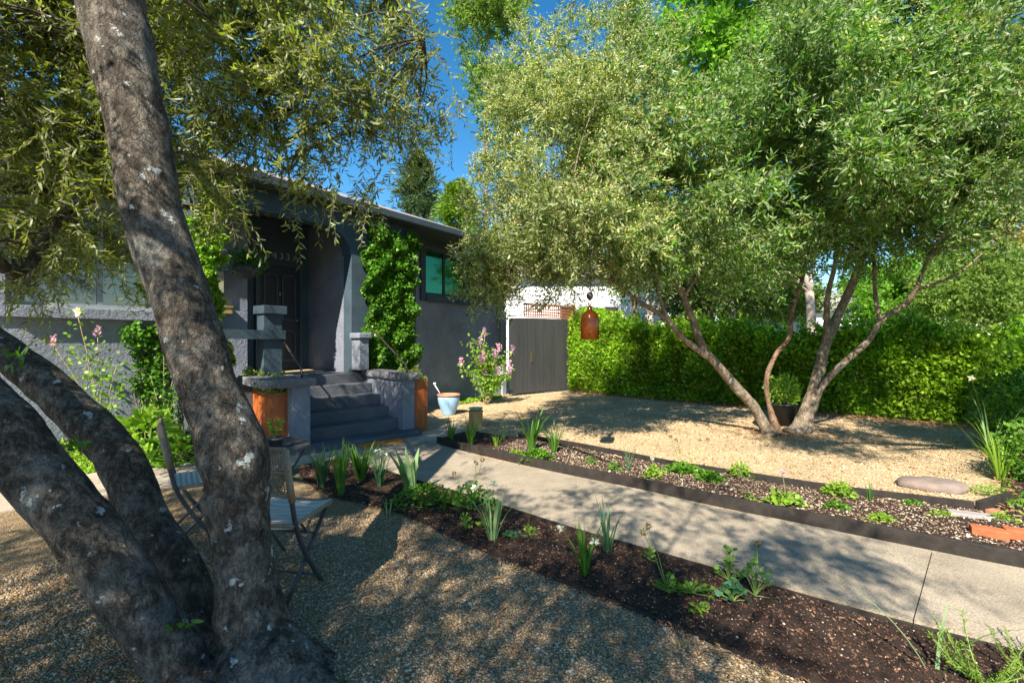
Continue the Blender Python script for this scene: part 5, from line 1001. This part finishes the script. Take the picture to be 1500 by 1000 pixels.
for i in range(25): x = -.19 + i * .0158; mb.bar((x, by(.64), .64), (x, by(.90), .90), .0055, .003, Vector((0, 1, 0)))
for j in range(17): z = .645 + j * .0155; mb.bar((-.195, by(z) - .004, z), (.195, by(z) - .004, z), .0055, .003, Vector((0, 1, 0)))
for z in (.64, .77, .905): mb.tube([(-W2_, by(z), z), (W2_, by(z), z)], .013, 8)
mb.build('backrest', M['cane'], ch)
def copy_thing(o, label):
    c_ = o.copy(); sc.collection.objects.link(c_); c_['label'] = label
    for k in list(o.children):
        d_ = k.copy(); sc.collection.objects.link(d_); d_.parent = c_
    return c_
c2 = copy_thing(ch, 'cane chair seen edge on with only its wrapped back showing left of trunk')
ch.location = (-1.43, 2.60, .006); ch.rotation_euler = (0, 0, R(-8)); c2.location = (-2.50, 3.38, .006); c2.rotation_euler = (0, 0, R(-53))

# ------------------------------------------------------------------ amber bell
B0 = P(864, 0, 5.2); bx = B0.x; bz = CAM_Z + 3 / F * 5.2
bl = empty('glass_bell', Vector((bx, 5.2, bz)), 'amber glass bottle bell hanging on a chain under the olive crown', 'wind bell')
c = Vector((bx, 5.2, bz)); mb = MB(); mb.lathe(c, [(a_ * .92, z_) for a_, z_ in [(.108, 0), (.112, .01), (.112, .22), (.10, .275), (.07, .31), (.035, .33), (.028, .345), (.028, .38), (.022, .38), (.022, .345), (.03, .325), (.065, .303), (.094, .27), (.106, .22), (.106, .01)]], 36)
mb.f = mb.f[:-2]; mb.build('bell', M['amber'], bl, smooth=True)
mb = MB(); mb.tube([c + Vector((0, 0, .37)), c + Vector((-.02, 0, .42)), c + Vector((0, 0, .46)), c + Vector((.02, 0, .42)), c + Vector((0, 0, .37))], .006, 6)
mb.lathe(c + Vector((0, 0, .45)), [(.012, 0), (.035, .02), (.04, .05), (.03, .08), (.01, .09)], 12); mb.build('hook', M['rail'], bl, smooth=True)
mb = MB(); z = .53
while z < 1.62:
    a = Vector((.009, 0, 0)) if int(z * 40) % 2 else Vector((0, .009, 0)); mb.tube([c + a + Vector((0, 0, z)), c + a + Vector((0, 0, z + .03)), c - a + Vector((0, 0, z + .03)), c - a + Vector((0, 0, z)), c + a + Vector((0, 0, z))], .0035, 4); z += .027
mb.build('chain', M['rail'], bl)
mb = MB(); mb.tube([c + Vector((0, 0, .36)), c + Vector((0, 0, .05))], .002, 4); mb.lathe(c + Vector((0, 0, .03)), [(.01, 0), (.022, .015), (.022, .03), (.01, .045)], 10); mb.build('clapper', M['rail'], bl)

litter('leaf_litter', scatter_poly(2600, 4.3, 9, 2.6, 8, lambda x, y: (x - 4.2) > (y - 3.9) * .95 and x < 1.3 * y + .4), .05, 'brown leaf litter over the shaded soil of the right hand bed', .03)
cover('ground_cover', lambda x, y: (x - 4.35) > (y - 4.0) * .95 and x < 1.25 * y + .3, 4.3, 8, 3.2, 7, 1500, lambda x, y: .05 + .05 * max(0, noise.noise(Vector((x * 4, y * 4, 2)))), .04, .02, M['herb'], 'patchy low weeds over the right hand bed')
# ------------------------------------------------------------------ bed plants
def blades(name, c, n, h, wd, spread, mat, label, cat='plant', flowers=None, group=None, arch=.25, seg=6, fsz=.03, topw=.15, stems=()):
    c = Vector(c); r = empty(name, c, label, cat, group); vs = []; fs = []
    for j in range(n):
        a = rng.uniform(0, 6.28); lean = rng.uniform(.15, 1) * spread; hh = h * rng.uniform(.65, 1.05); dx, dy = math.cos(a), math.sin(a); tw = a + rng.uniform(.9, 2.2); px_, py_ = math.cos(tw), math.sin(tw)
        b0 = c + Vector((dx, dy, 0)) * rng.uniform(0, .03); ar = arch * rng.uniform(0, 1.6) * (rng.uniform() < .75)
        for k in range(seg + 1):
            f = k / seg; out = lean * hh * (f * .6 + f * f * .4 + ar * f ** 3); z = hh * (f - ar * .55 * f ** 3); ww = wd * (1 - f ** 2.2) * .5 + .0006
            p = b0 + Vector((dx * out, dy * out, z - .01)); vs += [p + Vector((px_ * ww, py_ * ww, 0)), p - Vector((px_ * ww, py_ * ww, 0))]
        o = len(vs) - 2 * (seg + 1); fs += [(o + 2 * k, o + 2 * k + 1, o + 2 * k + 3, o + 2 * k + 2) for k in range(seg)]
    mb = MB(); mb.add(vs, fs); mb.build('leaves', mat, r, smooth=True)
    if flowers:
        smb = MB(); fpts = []
        for (fx, fy, fz) in flowers: t = c + Vector((fx, fy, fz)); smb.tube([c, c + Vector((fx * .5, fy * .5, fz * .6)), t], [.003, .0025, .002], 5); fpts.append(t)
        smb.build('flower_stems', M['stem'], r)
        for t in fpts:
            k = 14; d = unit(rng.normal(size=(k, 3)) * (1, 1, .6)); leaf_mesh('flower', np.array(t) + d * .004, d, fsz, fsz * .6, M['whitefl'], r, 'hex')
    return r
def clump(name, c, rx, ry, h, n, L, W, mat, label, cat='plant', tall=(), fl=None, flm='pinkfl'):
    c = Vector(c); r = empty(name, c, label, cat); k = np.clip(rng.normal(size=(n, 2)) * .5, -1, 1); rad = np.linalg.norm(k, axis=1); p = np.c_[c.x + k[:, 0] * rx, c.y + k[:, 1] * ry, c.z + h * (1 - .6 * rad ** 2) * rng.uniform(.35, 1, n)]
    d = np.c_[k * .9 + rng.normal(size=(n, 2)) * .5, rng.uniform(-.1, .7, n)]; leaf_mesh('foliage', p, d, L * rng.uniform(.6, 1.2, n), W, mat, r, 'hex', flat=.4)
    mb = MB()
    for q in p[:: max(1, n // 22)]: mb.tube([c, ((c.x + q[0]) / 2, (c.y + q[1]) / 2, q[2] * .6 + c.z * .4), q], [.003, .002, .0015], 4)
    for t in tall: mb.tube([c, c + Vector(t) * .5 + Vector((.01, 0, 0)), c + Vector(t)], [.003, .0025, .002], 5)
    mb.build('stems', M['stem'], r)
    if tall:
        for t in tall:
            kk = 26; d = unit(rng.normal(size=(kk, 3))); leaf_mesh('seed_head' if flm == 'seed' else 'flower', np.array(c + Vector(t)) + d * .008, d, .02, .012, M[flm], r)
    return r
zb = .035
def g2(px, py, z=zb): return G(px, py, z)
I = 'iris and daffodil clumps in the beds'
blades('iris', g2(470, 712), 30, .46, .022, .38, M['blue_blade'], 'leftmost blue green strap leaved clump at the bed corner beside the table', group=I)
blades('iris', g2(500, 722), 38, .52, .020, .24, M['grass'], 'tall narrow leaved clump second from the left at the bed corner', group=I)
blades('iris', g2(529, 704), 20, .50, .050, .55, M['grass'], 'broad leaved green iris fan with crossing blades beside the path', group=I)
blades('daffodil', g2(556, 712), 40, .42, .015, .4, M['blue_blade'], 'narrow leaved clump topped with small cream flowers behind the pale iris', group=I, flowers=[(0, .02, .36), (.07, 0, .33), (-.04, .03, .35)], fsz=.018)
blades('iris', g2(601, 724), 11, .50, .085, .45, M['pale_blade'], 'pale grey green iris with very wide blades next to the path edge', group=I, arch=.3)
blades('daffodil', g2(722, 790), 34, .42, .012, .42, M['pale_blade'], 'daffodil clump with two white flowers in the middle of the near bed', group=I, flowers=[(.0, .03, .40), (-.13, .0, .38)], fsz=.035)
blades('daffodil', g2(857, 840), 32, .34, .015, .42, M['grass'], 'dark green daffodil clump in the near bed with a drooping white flower', group=I, flowers=[(-.14, .05, .27), (.06, 0, .20)], fsz=.03)
blades('daffodil', g2(889, 808), 15, .40, .016, .30, M['blue_blade'], 'pale green daffodil clump beside the path edge, behind the darker one', group=I, arch=.4)
blades('grass_tuft', g2(570, 752), 6, .18, .008, .35, M['pale_blade'], 'few thin pale blades at the gravel edge of the bed below the wide iris')
clump('geranium', g2(625, 742), .30, .14, .20, 480, .04, .028, M['herb'], 'dark green leafy geranium mound, left part of the near bed planting')
clump('geranium', g2(688, 745), .22, .14, .22, 380, .035, .028, M['herb'], 'green leafy mound with brown seed stems right of the geranium', tall=((.05, .1, .38), (.1, .12, .40), (-.15, .1, .28)), flm='seed')
clump('seedling', g2(682, 775), .05, .04, .14, 30, .035, .022, M['lime'], 'thin upright lime seedling in front of the geranium mound')
clump('seedling', g2(710, 770), .05, .04, .05, 34, .032, .026, M['lime'], 'small lime green leafy rosette left of the white daffodils')
clump('seedling', g2(752, 788), .08, .05, .05, 26, .032, .032, M['columbine'], 'round leaved seedlings right at the foot of the white daffodils')
clump('seedling', g2(775, 782), .05, .05, .06, 34, .026, .02, M['lime'], 'small yellow green tuft right of the round leaved seedlings')
clump('columbine', g2(978, 866), .06, .05, .10, 36, .03, .03, M['herb'], 'spindly plant with two tall knobbed seed stalks in the near bed', tall=((-.10, .05, .36), (-.11, .12, .30)), flm='seed')
clump('seedling', g2(952, 820), .05, .04, .10, 26, .022, .018, M['lime'], 'tiny yellow green sprig touching the path edge beside the daffodils')
clump('seedling', g2(1012, 868), .12, .04, .06, 60, .03, .024, M['herb'], 'low trailing green sprig between the seed stalks and the columbine')
clump('columbine', g2(1074, 880), .07, .05, .11, 52, .034, .030, M['columbine'], 'blue green columbine with round leaves at the front of the bed')
clump('columbine', g2(1068, 850), .05, .05, .24, 30, .04, .03, M['herb'], 'upright leafy sprig with an orange tinged leaf beside the path')
clump('tall_herb', g2(1106, 872), .08, .06, .25, 44, .042, .022, M['herb'], 'tallest leafy herb of the near bed, with dark upright stems', tall=((.01, 0, .30),), flm='seed')
clump('seedling', g2(1025, 895), .06, .04, .05, 30, .03, .024, M['lime'], 'yellow green weed at the front edge of the near bed')
blades('grass_tuft', g2(1368, 985), 3, .42, .014, .8, M['pale_blade'], 'long arching pale blade flopping over the path at the lower right', arch=1.2)
def rosemary(c, n, h, label):
    c = Vector(c); r = empty('rosemary', c, label, 'herb'); mb = MB(); lp = []; ldv = []
    for j in range(n):
        a = rng.uniform(0, 6.28); sp = rng.uniform(.2, .9) * h; tip = Vector((sp * math.cos(a), sp * math.sin(a), h * rng.uniform(.5, 1))); s = [Vector(q) for q in spline([tuple(c), tuple(c + Vector((tip.x * .6, tip.y * .6, tip.z * .35))), tuple(c + tip)], 7)]; mb.tube(s, .0025, 4)
        for q in np.linspace(.15, 1, 60): i = min(int(q * 6), 5); lp.append(np.array(s[i].lerp(s[i + 1], q * 6 - i))); ldv.append(rng.normal(size=3) + np.array(s[i + 1] - s[i]) * 12)
    mb.build('stems', M['stem'], r); leaf_mesh('foliage', lp, ldv, .022, .004, M['lime'], r)
rosemary(g2(1440, 1000), 16, .22, 'feathery lime green herb at the lower right beside the path'); rosemary(g2(1505, 985), 12, .26, 'feathery herb at the right frame edge overhanging the path')
# far bed
blades('iris', g2(661, 648), 26, .42, .016, .32, M['grass'], 'first strap leaved clump at the left tip of the far bed', group=I)
blades('iris', g2(690, 655), 26, .50, .02, .32, M['grass'], 'second strap leaved clump of the far bed, before the log stool', group=I)
blades('iris', g2(727, 655), 18, .24, .014, .6, M['lime'], 'low spreading lime leaved clump right of the log stool', group=I)
blades('lavender', g2(737, 645), 26, .34, .005, .45, M['pale_blade'], 'wispy grey green lavender tuft in the far bed', 'plant')
blades('iris', g2(778, 662), 13, .66, .05, .5, M['grass'], 'tallest dark bladed iris in the far bed, leaning right', group=I)
blades('iris', g2(812, 664), 26, .46, .022, .45, M['grass'], 'spiky green iris clump at the right of the tallest iris', group=I)
clump('geranium', g2(785, 674), .20, .14, .14, 420, .04, .034, M['herb'], 'bright green leafy mound under the tall far bed iris')
clump('seedling', g2(755, 668), .10, .08, .08, 90, .03, .024, M['lime'], 'yellow green sprigs left of the bright green mound')
blades('garden_rush', g2(920, 692), 14, .42, .006, .55, M['blue_blade'], 'sparse thin upright rush like stems in the middle of the far bed', 'plant', arch=.1)
clump('seedling', g2(865, 682), .08, .07, .12, 60, .028, .02, M['herb'], 'thin green sprig left of the rush like stems')
clump('herb_patch', g2(900, 692), .09, .07, .12, 90, .03, .022, M['herb'], 'soft green herb at the foot of the rush like stems')
clump('anemone', g2(956, 702), .08, .08, .16, 130, .035, .028, M['lime'], 'lime leaved plant carrying one white flower in the far bed', tall=((.0, .02, .22),), flm='whitefl')
clump('herb_patch', g2(1000, 694), .22, .12, .12, 420, .04, .032, M['herb'], 'green leafy patch with four tall knobbed stalks', tall=((-.12, .05, .40), (-.04, .08, .36), (.22, .08, .36), (.32, .1, .36)), flm='seed')
clump('herb_patch', g2(1040, 705), .13, .1, .10, 240, .04, .03, M['herb'], 'green leafy patch right of the knobbed stalks')
clump('leafy_herb', g2(1083, 700), .11, .09, .17, 200, .035, .026, M['lime'], 'upright lime leaved herb in the middle of the far bed')
clump('seedling', g2(1095, 735), .08, .06, .08, 60, .03, .02, M['herb'], 'small dull green sprig close to the thick black edging')
clump('primrose', g2(1150, 742), .16, .10, .12, 90, .065, .045, M['lime'], 'broad leaved lime plant with a pink flower stalk near the thick edging', tall=((.05, .12, .26),), flm='pinkfl')
clump('anemone', g2(1228, 728), .13, .09, .15, 260, .035, .026, M['lime'], 'lime leafy plant with one white and pink bloom, right half of the far bed', tall=((.05, .02, .28),), flm='whitefl')
clump('herb_patch', g2(1225, 748), .11, .07, .08, 160, .032, .026, M['herb'], 'green leaves just in front of the blooming lime plant')
blades('grass_tuft', g2(1275, 736), 12, .22, .007, .25, M['grass'], 'slim upright grass tuft against the thin far edging')
clump('seedling', g2(1290, 765), .11, .07, .07, 170, .03, .022, M['lime'], 'lime rosette beside the thick black edging, left of the bricks')
clump('seedling', g2(1338, 742), .09, .06, .06, 80, .026, .02, M['herb'], 'green sprig by the thin edging, above the lime rosette')
clump('seedling', g2(1378, 758), .10, .06, .06, 90, .026, .02, M['lime'], 'yellow green sprig left of the grey paver')
clump('seedling', g2(1470, 768), .10, .08, .10, 120, .03, .014, M['lime'], 'tuft of weeds behind the right brick')
blades('day_lily', G(1466, 700, .03), 34, .62, .014, .6, M['lime'], 'tall arching strap leaved clump at the right gravel edge', 'plant', arch=.5)
blades('allium', G(1452, 672, .03), 8, .95, .018, .42, M['pale_blade'], 'tall pale bladed plant with a flower head near the right edge', 'plant', flowers=[(-.35, -.1, 1.02)], fsz=.04, arch=.3)
clump('weed', G(1447, 724, .01), .14, .10, .10, 160, .04, .01, M['lime'], 'feathery weed at the right end of the flat stone')
